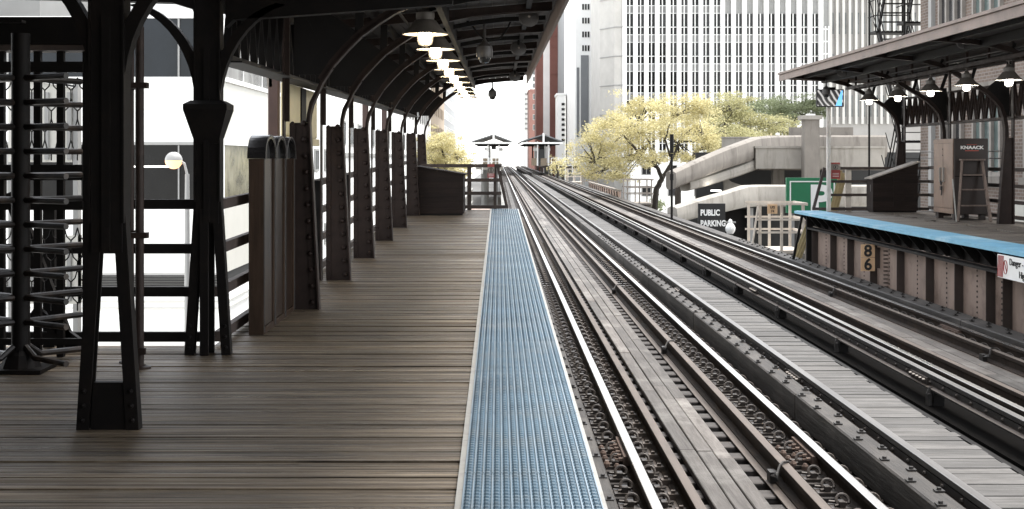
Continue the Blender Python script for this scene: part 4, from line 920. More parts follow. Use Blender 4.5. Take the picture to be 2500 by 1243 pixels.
for i, (p_, q_, lab) in enumerate((((6.62, 29.62, -.2), (6.95, 29.5, .72), 'pale yellow boards leaning on the end of the brown girder wall'), ((7.50, 29.75, 1.0), (7.68, 29.40, 1.92), 'pale yellow boards leaning on the end railing beside the white post'))):
    o = thing('leaning_boards', lab, 'boards', p_)
    for k in range(3):
        dx = .075 * k; MB().bar((p_[0] + dx, p_[1] + .03 * k, p_[2] - (.15 if i else 0)), (q_[0] + dx * .8, q_[1] + .03 * k, q_[2] - .05 * k), .06, .02, up=(0, 1, 0)).build('board', M('fresh_yellow_wood', (.42, .34, .18), .7, 0, .2, 4) if 'fresh_yellow_wood' not in bpy.data.materials else bpy.data.materials['fresh_yellow_wood'], o)
# ================================================================== helpers for buildings
def window_grid(root, face, plane, a0, z0, na, nz, pa, pz, w_, h_, frame, glass, fr=.12, mull=1, skip=None, proud=.08):
    """one window mesh (frame + glass) copied over a facade; face '-y' looks at the camera, '+x' / '-x' look across the tracks"""
    s = -1 if face in ('-y', '-x') else 1
    def bx(m, u0, u1, d0, d1, v0, v1, mi):
        d0, d1 = sorted((plane + s * d0, plane + s * d1))
        m.box(u0, u1, d0, d1, v0, v1, mi) if face == '-y' else m.box(d0, d1, u0, u1, v0, v1, mi)
    m = MB(); bx(m, a0 + fr, a0 + w_ - fr, .004, .03, z0 + fr, z0 + h_ - fr, 1)
    for u0, u1, v0, v1 in ((a0, a0 + fr, z0, z0 + h_), (a0 + w_ - fr, a0 + w_, z0, z0 + h_), (a0 + fr, a0 + w_ - fr, z0, z0 + fr), (a0 + fr, a0 + w_ - fr, z0 + h_ - fr, z0 + h_)): bx(m, u0, u1, .004, proud, v0, v1, 0)
    for k in range(mull):
        u = a0 + w_ * (k + 1) / (mull + 1); bx(m, u - fr * .3, u + fr * .3, .031, proud * .9, z0 + fr, z0 + h_ - fr, 0)
    p = m.build('window', [frame, glass], root)
    for i in range(na):
        for j in range(nz):
            if i == j == 0 or (skip and skip(i, j)): continue
            q = p.copy(); COL.objects.link(q); q.parent = root
            q.location = (i * pa, 0, j * pz) if face == '-y' else (0, i * pa, j * pz)
def building(name, label, cat, x0, x1, y0, y1, z1, mat, z0=None):
    o = thing(name, label, cat, ((x0 + x1) / 2, y0, SZ)); MB().box(x0, x1, y0, y1, SZ if z0 is None else z0, z1).build('wall', mat, o); 
    MB().box(x0 - .15, x1 + .15, y0 - .15, y1 + .15, z1 + .002, z1 + .4).build('roof', mat, o); return o
# ================================================================== LEFT STREET
Yb = 47.0; s_ = Yb / F
def zb(y): return E + (CY - y) * s_
def xb(x): return (x - CX) * s_
XS = xb(545)
o = thing('glass_building', 'white panelled building with dark ribbon windows behind the gate and columns', 'building', (-16, Yb, SZ))
XL = -26.0; YE = 62.0
MB().box(XL, XS - .02, Yb + .05, YE, SZ, zb(45)).build('core', INK, o)
def strip(nm, ya, yb_, mat_f, mat_s, d=.0):
    if mat_f: MB().box(XL, XS - .021, Yb - d, Yb + .049, zb(yb_), zb(ya)).build(nm, mat_f, o)
    if mat_s: MB().box(XS - .019, XS + d + .02, Yb + .05, YE, zb(yb_), zb(ya)).build(nm, mat_s, o)
strip('glazing', 46, 188, GL_B, GL_S); strip('ledge', 188.2, 199, WHITEB, WHITEB, .10); strip('white_band', 199.2, 347, WHITEB, PANELB, .02); strip('ledge', 347.2, 354, SPAN, WHITEB, .08)
strip('glazing', 354.2, 489, GL_D, GL_Y); strip('white_band', 489.2, 667, WHITEB, PANELB, .02); strip('white_band', 703, 910, WHITEB, WHITEB, .02)
for ya in (733, 750): strip('ledge', ya, ya + 4, PAVE, PAVE, .12)
MB().box(XS - .15, XS + .03, Yb - .06, Yb + .10, SZ, zb(45)).build('corner_pier', WHITEB, o)
for x in (437, 478, 310, 150, 20):
    if x != 478: MB().box(xb(x) - .03, xb(x) + .03, Yb - .07, Yb - .001, zb(188), zb(46)).build('mullion', SPAN, o)
    MB().box(xb(x) - .025, xb(x) + .025, Yb - .07, Yb - .001, zb(489), zb(355)).build('mullion', SPAN, o)
for yy in (50.5, 54.5, 58.5): MB().box(XS + .021, XS + .05, yy, yy + .06, zb(188), zb(46)).build('mullion', WHITEB, o)
m = MB(); n = 8
for k in range(n): m.box(XL, XS - .2, Yb - .10, Yb - .0, zb(672 + k * 4 + 1.8), zb(672 + k * 4))
m.build('louvre', INK, o); MB().box(XL, XS - .2, Yb + .001, Yb + .049, zb(702.9), zb(667.2)).build('louvre_recess', PAVE, o)
MB().box(xb(255), xb(412), Yb - .02, Yb - .001, zb(409), zb(405)).build('interior_light', EM('interior_strip_light', (1, .97, .92), .8), o); MB().box(XL, XS + .05, Yb - .05, YE, zb(44.8), zb(40)).build('roof', WHITEB, o)
o = building('grey_office_building', 'plain grey building rising at the top left corner beyond the gate', 'building', -34, -25.2, 72, 90, 16, M('grey_render_wall', (.20, .20, .195), .8, 0, .12, .3))
window_grid(o, '-y', 72, -33.5, 8, 4, 3, 2.0, 3.3, 1.2, 1.8, SPAN, GL_L)
o = thing('green_banner', 'pale green glass fin on the grey building at the top left', 'banner', (-22.9, 70, 9)); MB().prism([(PX(174, 70), PZ(-40, 70)), (PX(186, 70), PZ(-40, 70)), (PX(199, 70), PZ(52, 70)), (PX(186, 70), PZ(30, 70)), (PX(174, 70), PZ(28, 70))], 'y', 70, 70.2).build('panel', M('pale_green_glass', (.30, .62, .44), .3), o); MB().box(PX(170, 70), PX(173.5, 70), 70.02, 70.2, PZ(50, 70), PZ(-40, 70)).build('support', SPAN, o)
# stair enclosure beyond the gate
o = thing('stair_enclosure', 'pale ribbed stair enclosure with dark slanting top behind the gate mesh', 'stair enclosure', (-4.1, 12, SZ))
Y = 12.0; P2 = lambda l: [(PX(x, Y), PZ(y, Y)) for x, y in l]
MB().prism(P2([(20, 188), (176, 214), (176, 396), (20, 396)]), 'y', Y, Y + .12).build('panel', PANELB, o); MB().prism(P2([(20, 181), (181, 208), (181, 213.5), (20, 187.5)]), 'y', Y - .03, Y + .15).build('coping', INK, o)
MB().prism(P2([(60, 575), (190, 575), (190, 742), (60, 742)]), 'y', Y, Y + .12).build('panel', PANELB, o)
for x in (75, 110, 142, 165):
    MB().prism(P2([(x, 225), (x + 10, 226), (x + 10, 390), (x, 390)]), 'y', Y - .02, Y - .001).build('rib', SPAN, o); MB().prism(P2([(x, 590), (x + 9, 590), (x + 9, 735), (x, 735)]), 'y', Y - .02, Y - .001).build('rib', SPAN, o)
MB().prism(P2([(178, 205), (190, 205), (190, 1400), (178, 1400)]), 'y', Y + .001, Y + .1).build('post', SPAN, o); MB().prism(P2([(20, 205), (28, 205), (28, 1400), (20, 1400)]), 'y', Y + .001, Y + .1).build('post', SPAN, o)
# street lamp with a glowing globe
Yl = 30.0; X0 = PX(457, Yl); X1 = PX(424, Yl); o = thing('street_lamp', 'grey street lamp with glowing orange globe in front of the dark glazing', 'street lamp', (X0, Yl, SZ))
m = MB(); m.tube([(X0, Yl, SZ), (X0, Yl, PZ(560, Yl)), (X0, Yl, PZ(425, Yl))], [.075, .062, .05], 10); m.lathe([(.16, 0), (.16, .25), (.08, .4)], (X0, Yl, SZ), 12); m.build('pole', SPAN, o, smooth=True)
m = MB(); m.tube([(X0, Yl, PZ(427, Yl)), (X0 - .06, Yl, PZ(400, Yl)), (X1, Yl, PZ(383, Yl))], .03, 8); m.build('arm', SPAN, o, smooth=True)
m = MB(); m.lathe([(.20 * math.sin(a), .20 * math.cos(a)) for a in [R(12 + 156 * k / 10) for k in range(6)]], (X1, Yl, PZ(392, Yl)), 18); m.build('cap', SPAN, o, smooth=True)
m = MB(); m.lathe([(.195 * math.sin(a), .195 * math.cos(a)) for a in [R(88 + 91 * k / 8) for k in range(9)]], (X1, Yl, PZ(392, Yl)), 18); m.build('globe', EM('orange_globe', (1, .46, .22), .6), o, smooth=True)
# further buildings down the left street
o = building('white_office_building', 'white building with rows of small square windows down the left street', 'building', -30, -10.6, 84, 205, 19, WHITEB); window_grid(o, '+x', -10.6, 88, 3, 22, 4, 5.2, 3.8, 2.6, 1.7, SPAN, GL_L); MB().box(-10.59, -10.5, 84, 205, 2.2, 2.5).build('ledge', SPAN, o)
o = building('white_shop_building', 'white building seen between the riveted columns past the glass building', 'building', -16, -10.4, 64, 82, 9, WHITEB); window_grid(o, '+x', -10.4, 65.5, -3, 4, 2, 4.2, 4.4, 1.6, 1.3, SPAN, GL_L)
o = building('tan_building', 'tan building with a small dark window above the left yellow tree', 'building', -26, -12, 215, 290, 18.0, TANB); window_grid(o, '+x', -12, 218, 2, 10, 4, 7, 4, 2.5, 2.2, TANB, GL_L); window_grid(o, '-y', 215, -14, 4, 1, 3, 3, 4, 1.0, 1.8, TANB, GL_D)
o = building('slim_office_tower', 'dark narrow tower edge far down the left street beside the lamps', 'building', -30, -13.8, 330, 420, 40, GREYT); window_grid(o, '+x', -13.8, 334, 4, 8, 9, 10, 4, 6, 2.2, WHITEB, GL_L)
# ================================================================== RIGHT SIDE: TOWERS
YT = 170.0; s_ = YT / F
o = thing('white_office_tower', 'tall white office tower with narrow piers and paired dark windows', 'office tower', (29, YT, SZ))
tx0, tx1 = PX(1527, YT), PX(2034, YT); TZ = 30.0; fl = 71 * s_; bay = 26.6 * s_
MB().box(tx0, tx1, YT + .35, YT + 30, SZ, TZ).build('wall', SPAN, o)
m = MB(); x = tx0 - .14; k = 0
while x < tx1:
    m.box(x - .27, x + .27, YT - .35, YT + .349, SZ, TZ); x += bay; k += 1
m.build('pier', WHITEB, o)
# one window: two lights, transom, spandrel
m = MB(); xa = tx0 + .14; wv_ = bay - .56; zt = PZ(66, YT)     # slab line
xm = xa + wv_ / 2
m.box(xa, xm - .05, YT + .25, YT + .345, zt - .97, zt - .04, 1); m.box(xm + .05, xa + wv_, YT + .25, YT + .345, zt - .97, zt - .04, 1)
m.box(xa, xm - .05, YT + .25, YT + .345, zt + .04, zt + 1.72, 1); m.box(xm + .05, xa + wv_, YT + .25, YT + .345, zt + .04, zt + 1.72, 1)
m.box(xm - .06, xm + .06, YT + .1, YT + .344, zt - 1.95, zt + 1.75, 0); m.box(xa, xa + wv_, YT + .15, YT + .24, zt - .06, zt + .06, 0); m.box(xa, xa + wv_, YT + .15, YT + .24, zt - 1.03, zt - .95, 0); m.box(xa, xa + wv_, YT + .15, YT + .24, zt - 2.0, zt - 1.93, 0); m.box(xa, xa + wv_, YT + .2, YT + .3455, zt - 1.94, zt - .98, 2)
p = m.build('window', [WHITEB, GL_D, M('tower_spandrel', (.19, .19, .187), .6, 0, .12, .6)], o)
for i in range(18):
    for j in range(-4, 2):
        if i == j == 0 or (j == 1 and i > 8): continue
        q = p.copy(); COL.objects.link(q); q.parent = o; q.location = (i * bay, 0, j * fl)
for j in range(-5, 3): MB().box(tx0 - .5, tx1, YT - .36, YT - .351, zt + j * fl - .03, zt + j * fl + .03).build('joint_line', SPAN, o)
# chamfered stone corner
xs0 = PX(1470, YT); xs1 = PX(1500, YT)
m = MB(); m.prism([(xs0, YT + 20), (xs0, YT + 3.5), (xs1, YT + .2), (tx0 - .45, YT - .1), (tx0 - .45, YT + 20)], 'z', SZ, TZ); m.build('stone_corner', STONE, o)
for j in range(-5, 3):
    z = zt + j * fl; m = MB()
    m.bar((xs0 - .03, YT + 3.45, z), (xs1 - .01, YT + .14, z), .1, .10); m.bar((xs1, YT + .14, z), (tx0 - .5, YT - .16, z), .1, .10); m.build('joint_line', SPAN, o)
def tower(name, label, px0, px1, Y, ytop, mat, depth=30, side_px=None):
    x0, x1 = PX(px0, Y), PX(px1, Y); return building(name, label, 'building', x0, x1, Y, Y + depth, PZ(ytop, Y), mat), x0, x1
o, x0, x1 = tower('white_tower', 'blank white tower with dark stepped window strips left of the tall office tower', 1405, 1472, 200, -120, WHITEB)
for (a, c, yt) in ((1408, 1414, 165), (1418, 1437, 135)):
    MB().box(PX(a, 200), PX(c, 200), 199.9, 199.99, PZ(335, 200), PZ(yt, 200)).build('window_strip', GREYT, o)
window_grid(o, '-y', 200, PX(1421, 200), PZ(125, 200), 3, 4, .42, 2.1, .3, .9, SPAN, GL_D, fr=.04, mull=0)
o, x0, x1 = tower('grey_ribbed_tower', 'grey tower with thin vertical ribs right of the red brown tower', 1377, 1400, 235, -200, GREYT)
m = MB()
for k in range(6): xx = x0 + (x1 - x0) * (k + .5) / 6; m.box(xx - .10, xx + .10, 234.7, 234.99, SZ, PZ(-200, 235))
m.build('rib', WHITEB, o)
o, x0, x1 = tower('red_brown_tower', 'red brown tower with one column of small windows', 1343, 1377.5, 260, -200, REDB, 12)
window_grid(o, '-y', 260, PX(1365, 260), PZ(318, 260), 1, 11, 1, 26 * 260 / F, .85, 1.1, REDB, GL_L, fr=.05, mull=0)
for yy in (35, 85, 112, 180, 280): MB().box(x0, x1, 259.85, 259.99, PZ(yy + 2, 260), PZ(yy, 260)).build('ledge', REDB, o)
MB().box(PX(1327, 262), PX(1342.9, 262), 262, 272, SZ, PZ(-200, 262)).build('white_pier', WHITEB, o)
MB().box(PX(1309, 264), PX(1326.8, 264), 264, 275, SZ, PZ(90, 264)).build('side_wing', REDB, o)
o, x0, x1 = tower('small_louvred_block', 'small white block with black louvred windows in front of the red brown tower', 1361, 1379, 225, 233, WHITEB, 8)
window_grid(o, '-y', 225, PX(1371, 225), PZ(345, 225), 1, 8, 1, 12.5 * 225 / F, 8 * 225 / F, 6 * 225 / F, INK, GL_D, fr=.05, mull=0)
o, x0, x1 = tower('pale_red_block', 'pale red block with green tinted windows behind the far station', 1292, 1309, 330, 222, PINKB, 20)
window_grid(o, '-y', 330, PX(1301, 330), PZ(318, 330), 1, 4, 1, 25 * 330 / F, .8, 1.4, WHITEB, GL_G, fr=.06, mull=0)
o, x0, x1 = tower('blue_glass_tower', 'slim blue glass tower behind the pale red block', 1298, 1310, 360, 110, WHITEB, 20)
window_grid(o, '-y', 360, PX(1300, 360), PZ(215, 360), 1, 6, 1, 16 * 360 / F, .95, 1.3, WHITEB, GL_L, fr=.06, mull=0)
o, x0, x1 = tower('balcony_tower', 'white far block with stacked grey balconies', 1281, 1292.5, 400, 222, WHITEB, 20)
for k in range(8): MB().box(x0, x1 - .3, 399.2, 399.95, PZ(232 + 12 * k, 400), PZ(228 + 12 * k, 400)).build('balcony', SPAN, o)
# pale ribbed building
Yr = 92.0; o = thing('ribbed_building', 'pale building with close vertical ribs and slot windows behind the right canopy', 'building', (26, Yr, SZ))
rx0, rx1 = PX(2024, Yr), PX(2330, Yr); MB().prism([(rx0, Yr), (rx1, Yr), (rx1, Yr + 20), (rx0 * 1.24, Yr + 20)], 'z', SZ, 22).build('wall', M('ribbed_wall', (.30, .29, .275), .8, 0, .15, .5), o)
m = MB(); x = rx0
while x < rx1: m.box(x, x + .17, Yr - .22, Yr - .002, PZ(303, Yr), 22); x += 15.4 * Yr / F
m.build('rib', M('pale_rib', (.5, .49, .46), .8, 0, .1, .5), o)
m = MB(); x = rx0 + .2
while x < rx1:
    for k in range(4): m.box(x, x + .12, Yr - .03, Yr - .003, PZ(285, Yr) + k * 2.9, PZ(285, Yr) + k * 2.9 + 1.5)
    x += 15.4 * Yr / F
m.build('slot_window', GL_L, o, kind='stuff')
o = thing('roof_frame', 'white open frame on the corner of the ribbed building', 'frame', (PX(2008, 90), 90, PZ(165, 90))); m = MB()
for k in range(4): m.box(PX(2003, 90), PX(2022, 90), 89.9, 90, PZ(70 + 30 * k + 3, 90), PZ(70 + 30 * k, 90))
for x in (2003, 2013, 2021): m.box(PX(x, 90), PX(x + 2, 90), 89.8, 89.9, PZ(165, 90), PZ(65, 90))
m.build('frame', WHITEB, o); MB().box(PX(2006, 90), PX(2024, 90), 90.05, 92, PZ(175, 90), PZ(166, 90)).build('shelf', WHITEB, o)
# ================================================================== BRICK BUILDING, FIRE ESCAPE
BR = BRICK('grey_brown_brick', (.095, .066, .052), (.145, .105, .084), (.19, .17, .15))
o = thing('brick_building', 'grey brown brick building with tall framed windows behind the right platform', 'building', (14, 25, SZ))
MB().box(12.3, 24, 18, 38.2, SZ, 14).build('wall', BR, o)
for (ya, yb_, z0, z1, gm) in ((34.5, 36.4, 5.5, 8.2, GL_D), (31.9, 33.8, 5.55, 8.4, GL_G), (34.6, 36.3, 1.7, 3.9, GL_D), (31.9, 33.8, 1.75, 3.9, GL_G), (28.6, 30.5, 1.75, 3.9, GL_G), (28.6, 30.5, 5.55, 8.4, GL_G), (34.5, 36.4, 9.6, 12, GL_D), (31.9, 33.8, 9.6, 12, GL_G)):
    m = MB(); X = 12.3
    m.box(X - .02, X - .004, ya + .1, yb_ - .1, z0 + .1, z1 - .1, 1)
    for a, c in ((ya, ya + .1), (yb_ - .1, yb_), (ya + .58, ya + .70), (ya + 1.22, ya + 1.34)): m.box(X - .10, X - .0041, a, c, z0, z1, 0)
    for a, c in ((z0, z0 + .1), (z1 - .1, z1)): m.box(X - .09, X - .0042, ya + .1, yb_ - .1, a, c, 0)
    wdw = m.build('window', [M('window_frame_grey', (.22, .2, .18), .6) if 'window_frame_grey' not in bpy.data.materials else bpy.data.materials['window_frame_grey'], gm], o)
    MB().box(X - .16, X - .0043, ya - .12, yb_ + .12, z0 - .17, z0 - .002).build('sill', CONC, wdw)
    MB().box(X - .06, X - .0043, ya - .12, yb_ + .12, z1 + .002, z1 + .22).build('lintel', CONC, wdw)
MB().box(12.26, 12.298, 29.6, 31.3, -.6, 1.2).build('pale_patch', PANELB, o)
MB().box(12.18, 12.4, 36.9, 37.15, SZ, 14).build('downpipe', SPAN, o)
o = thing('fire_escape', 'black iron fire escape with zigzag stairs beside the brick building', 'fire escape', (12, 39, SZ))
fx0, fx1 = 11.98, 12.85; zA = PZ(345, 39); zB = PZ(58, 39)
def flight(z0, z1, ya, yb_):
    m = MB(); n = max(3, int((z1 - z0) / .26))
    for k in range(1, n): f = k / n; m.box(fx0, fx1, ya + (yb_ - ya) * f - .12, ya + (yb_ - ya) * f + .12, z0 + (z1 - z0) * f - .012, z0 + (z1 - z0) * f + .012)
    m.build('tread', BLACK, o); m = MB()
    for x in (fx0, fx1): m.bar((x, ya, z0), (x, yb_, z1), .04, .16)
    m.build('stringer', BLACK, o); m = MB()
    for x in (fx0 - .03, fx1 + .03):
        for h in (.5, .95): m.tube([(x, ya, z0 + h), (x, yb_, z1 + h)], .02, 5)
        for k in range(6): f = k / 5; m.tube([(x, ya + (yb_ - ya) * f, z0 + (z1 - z0) * f), (x - .25 if x < 12.2 else x, ya + (yb_ - ya) * f, z0 + (z1 - z0) * f + .95)], .014, 4)
    m.build('handrail', BLACK, o)
def landing(z, y0, y1):
    m = MB(); m.box(fx0 - .1, fx1 + .1, y0, y1, z - .05, z); 
    for k in range(9): m.box(fx0 - .1 + k * .13, fx0 - .07 + k * .13, y0, y1, z + .001, z + .02)
    m.build('landing', BLACK, o); m = MB()
    for h in (.5, 1.0): m.tube([(fx0 - .1, y0, z + h), (fx1 + .1, y0, z + h)], .02, 5); m.tube([(fx0 - .1, y0, z + h), (fx0 - .1, y1, z + h)], .02, 5)
    for x in (fx0 - .1, fx1 + .1, 12.4): m.tube([(x, y0, z), (x, y0, z + 1)], .02, 5)
    m.build('guard_rail', BLACK, o)
flight(zA, zB, 39.2, 41.3); flight(zB, zB + 3.5, 41.3, 39.2); flight(zA - 3.4, zA, 41.3, 39.2); landing(zA, 38.3, 39.2); landing(zB, 41.3, 42.1); landing(zB, 38.4, 39.1); landing(zA - 3.4, 41.3, 42.1)
m = MB(); [m.tube([(x, y, SZ), (x, y, 12)], .035, 6) for x in (fx0 - .1, fx1 + .1) for y in (38.35, 42.0)]; m.build('post', BLACK, o)
# ================================================================== PARKING GARAGE
o = thing('parking_garage', 'concrete parking garage with curved ramps and thick rounded parapets', 'parking garage', (14, 60, SZ))
Yg = 60.0
def G(x, y, Y): return (PX(x, Y), Y, PZ(y, Y))
RS = [(-.05, -.5), (.15, -.46), (.26, -.3), (.28, .05), (.24, .42), (.14, .5), (-.12, .5), (-.22, .42), (-.22, -.3), (-.18, -.46)]
def ramp(path, hgts, mat):
    m = MB(); n = len(RS); vs = []
    pts = [Vector(p) for p in path]
    for i, p in enumerate(pts):
        d = pts[min(i + 1, len(pts) - 1)] - pts[max(i - 1, 0)]; d.z = 0; d.normalize(); a = Vector((d.y, -d.x, 0))
        vs += [p + a * u + Vector((0, 0, z * hgts[i])) for u, z in RS]
    fs = [(i * n + k, i * n + (k + 1) % n, (i + 1) * n + (k + 1) % n, (i + 1) * n + k) for i in range(len(pts) - 1) for k in range(n)] + [tuple(range(n)), tuple((len(pts) - 1) * n + k for k in range(n))]
    return m.add(vs, fs)
up = [G(1637, 441, 54), G(1690, 418, 55.5), G(1760, 390, 57.5), G(1815, 371, 59.5), G(1840, 364, 61), G(1880, 360, 64), G(1960, 358, 66), G(2160, 358, 67)]
ramp(up, [.75, .82, .92, 1.0, 1.1, 1.15, 1.15, 1.15], CONC).build('upper_parapet', CONC, o, smooth=True)
def slab(path, dz_, back, name, mat):
    m = MB()
    for a, c in zip(path[:-1], path[1:]):
        A0 = Vector(a) + Vector((.05, .25, dz_)); C0 = Vector(c) + Vector((.05, .25, dz_)); A1 = A0 + Vector((back * .35, back, 0)); C1 = C0 + Vector((back * .35, back, 0))
        m.add([A0, C0, C1, A1] + [v + Vector((0, 0, .22)) for v in (A0, C0, C1, A1)], [(0, 1, 2, 3), (4, 5, 6, 7), (0, 1, 5, 4), (1, 2, 6, 5), (2, 3, 7, 6), (3, 0, 4, 7)])
    m.build(name, mat, o)
slab(up, -.25, 9, 'upper_deck', CONC)
so = [G(1672, 455, 55.6), G(1720, 442, 57), G(1790, 420, 59), G(1850, 398, 61)]
ramp(so, [.42, .46, .5, .55]).build('soffit_beam', CONCL, o) if False else ramp(so, [.42, .46, .5, .55], CONCL).build('soffit_beam', CONCL, o)
MB().prism([(PX(x, 60.2), PZ(y, 60.2)) for x, y in ((1764, 428), (1766, 476), (1830, 470), (1808, 452), (1784, 444))], 'y', 60.0, 60.2).build('spandrel_wall', CONCL, o)
lo = [G(1640, 527, 52), G(1690, 512, 53), G(1760, 495, 54.5), G(1815, 480, 55.5), G(1850, 478, 56.5), G(1925, 478, 57), G(2160, 478, 57)]
ramp(lo, [.7, .75, .85, .95, .95, .95, .95], CONCL).build('lower_parapet', CONCL, o, smooth=True)
slab(lo, -.3, 6, 'lower_deck', CONC)
MB().box(PX(1845, 60), PX(2160, 60), 60, 60.5, PZ(412, 60), PZ(362, 60)).build('front_beam', CONCL, o)
MB().box(PX(1842, 60), PX(2160, 60), 59.93, 60.55, PZ(361.8, 60), PZ(357, 60)).build('beam_cap', CONCL, o)
MB().box(PX(1963, 59.4), PX(2000, 59.4), 59.3, 59.92, SZ, PZ(292, 59.4)).build('column', CONC, o); MB().box(PX(1956, 59.3), PX(2007, 59.3), 59.2, 60.0, PZ(291.8, 59.4), PZ(282, 59.4)).build('column_cap', CONCL, o)
MB().box(PX(1972, 59.3), PX(1992, 59.3), 59.4, 59.7, PZ(281.8, 59.4), PZ(278, 59.4)).build('cap_light', WHITEB, o)
MB().box(PX(1700, 70), PX(2250, 70), 70, 70.4, SZ, PZ(372, 70)).build('back_wall', INK, o)  # black wall colour stands in for the shade inside the garage
MB().box(PX(1838, 62), PX(2200, 62), 60.6, 70, PZ(415, 62), PZ(410, 62)).build('floor_slab', CONC, o)
MB().box(PX(1888, 66), PX(1915, 66), 66, 66.5, SZ, PZ(412, 66)).build('pier', CONC, o); MB().box(PX(2030, 66), PX(2060, 66), 66, 66.5, SZ, PZ(412, 66)).build('pier', CONC, o)
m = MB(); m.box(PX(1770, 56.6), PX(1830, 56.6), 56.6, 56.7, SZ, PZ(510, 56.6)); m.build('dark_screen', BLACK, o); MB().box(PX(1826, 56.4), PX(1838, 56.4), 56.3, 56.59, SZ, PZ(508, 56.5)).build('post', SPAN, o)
MB().box(PX(1650, 66), PX(2200, 66), 64, 64.2, SZ, PZ(530, 64)).build('inner_wall', INK, o)  # also black, shade of the lower level put into the wall colour
m = MB(); m.lathe([(.001, -.03), (.22, -.02), (.24, .0), (.001, .02)], G(1748, 465, 56.5), 12); m.build('ceiling_light', EM('garage_light', (1, .97, .9), 5), o)
MB().box(PX(1764, 69), PX(1975, 69), 69, 69.3, PZ(376, 69), PZ(337, 69)).build('back_parapet', CONCL, o); MB().box(PX(1762, 69), PX(1975, 69), 68.95, 69.35, PZ(336.9, 69), PZ(334, 69)).build('parapet_cap', CONCL, o); MB().box(PX(1985, 62), PX(2150, 62), 66.8, 67.2, PZ(345, 66), PZ(310, 66)).build('upper_wall', CONC, o)
MB().box(PX(1880, 63.8), PX(1884, 63.8), 63.7, 63.75, PZ(343, 63.8), PZ(325, 63.8)).build('marker', CREAM, o)
# signs
o = thing('parking_sign', 'black sign reading public parking in white letters below the ramp', 'sign', (PX(1737, 50), 50, SZ))
MB().box(PX(1705, 50), PX(1771, 50), 50, 50.15, PZ(575, 50), PZ(497, 50)).build('panel', INK, o); MB().box(PX(1730, 50), PX(1738, 50), 50.16, 50.26, SZ, PZ(520, 50)).build('post', BLACK, o)
MB().box(PX(1772, 50), PX(1797, 50), 50.05, 50.1, PZ(545, 50), PZ(541, 50)).build('rail', SPAN, o)
for body, y in (('PUBLIC', 520), ('PARKING', 546)): textmesh(body, .31, WHITEP, 'lettering', o, (PX(1710, 50), 49.995, PZ(y, 50)), align='LEFT', bold=.012, sx=.74)
o = thing('green_parking_sign', 'large green sign with white border and white letter P beside the right platform', 'sign', (PX(1985, 40), 40, SZ))
gx0, gx1, gz0, gz1 = PX(1920, 40), PX(2046, 40), PZ(520, 40), PZ(434, 40)
MB().box(gx0, gx1, 40, 40.12, gz0, gz1).build('panel', GREENS, o); m = MB(); e = .10; f = .135
m.box(gx0 + e, gx1 - e, 39.985, 39.996, gz1 - f, gz1 - e); m.box(gx0 + e, gx0 + f, 39.985, 39.996, gz0, gz1 - f); m.box(gx1 - f, gx1 - e, 39.985, 39.996, gz0, gz1 - f); m.build('border', WHITEP, o)
textmesh('P', 1.12, WHITEP, 'lettering', o, (PX(2003, 40), 39.985, PZ(489, 40)), bold=.05, sx=1.15)
for x in (1935, 2030): MB().box(PX(x, 40), PX(x + 7, 40), 40.13, 40.23, SZ, PZ(440, 40)).build('post', SPAN, o)
# trackside refuge frames
def refuge(label, x0, x1, Y, D, ztop, mat, legz=-2.6, brace=None):
    o = thing('refuge_platform', label, 'refuge platform', ((x0 + x1) / 2, Y, -.4), 'wooden refuge platforms beside the far track')
    MB().box(x0, x1, Y, Y + D, -.28, -.20).build('floor', mat, o)
    for x in (x0 + .04, (x0 + x1) / 2, x1 - .04):
        for y in (Y + .03, Y + D - .03): MB().box(x - .035, x + .035, y - .02, y + .02, -.199, ztop).build('post', mat, o)
    for k, z in enumerate((ztop + .03, ztop * .62, ztop * .28)):
        for y in (Y - .02, Y + D): MB().box(x0 - .05, x1 + .05, y, y + .02, z - .032, z + .02).build('rail', mat, o)
        MB().box(x1 + .051, x1 + .08, Y, Y + D, z - .045, z + .025).build('rail', mat, o)
    for x in (x0 + .2, x1 - .2): MB().box(x - .08, x + .08, Y + .2, Y + .36, -1.2, -.281).build('bracket', mat, o)
    MB().box(6.2, x1, Y + .36, Y + .5, -.6, -.285).build('beam', mat, o)
    return o
o = refuge('pale peach refuge platform with yellow code plate in front of the green sign', 6.75, 7.95, 34.0, 1.6, .98, RAILP)
MB().bar((6.72, 33.95, .95), (6.55, 33.95, -.25), .04, .05, up=(0, 1, 0)).build('brace', RAILP, o)
pl = MB().box(PX(1874, 33.9), PX(1898, 33.9), 33.9, 33.93, PZ(522, 33.9), PZ(499, 33.9)).build('code_plate', ORANGE, o)
textmesh('LP2', .085, INK, 'lettering', o, (PX(1886, 33.9), 33.896, PZ(506.5, 33.9)), bold=.002); textmesh('74', .085, INK, 'lettering', o, (PX(1886, 33.9), 33.896, PZ(516, 33.9)), bold=.002)
refuge('grey wooden refuge platform under the yellow trees, beside the far track', 6.75, 8.1, 69.0, 2.2, 1.0, RAILG)
refuge('small grey refuge platform farther along the far track, left of its twin', 6.75, 7.9, 104.0, 2.2, 1.0, RAILG)
refuge('far pale refuge platform short of the next station', 6.75, 8.2, 128.0, 2.2, 1.0, RAILP)
o = thing('steel_parapet', 'peach and rust stained parapet plate along the far viaduct edge', 'parapet', (7.2, 75, -.5))
MB().box(6.95, 7.0, 75, 101, -1.0, .25).build('plate', PEACH, o); m = MB()
for k in range(14): m.bar((6.93, 75.5 + k * 1.8, -.9), (6.93, 76.6 + k * 1.8, .2), .02, .12, up=(1, 0, 0))
m.build('rib', RUSTP, o); MB().box(6.9, 7.06, 75, 101, .251, .33).build('cap', RAILG, o)
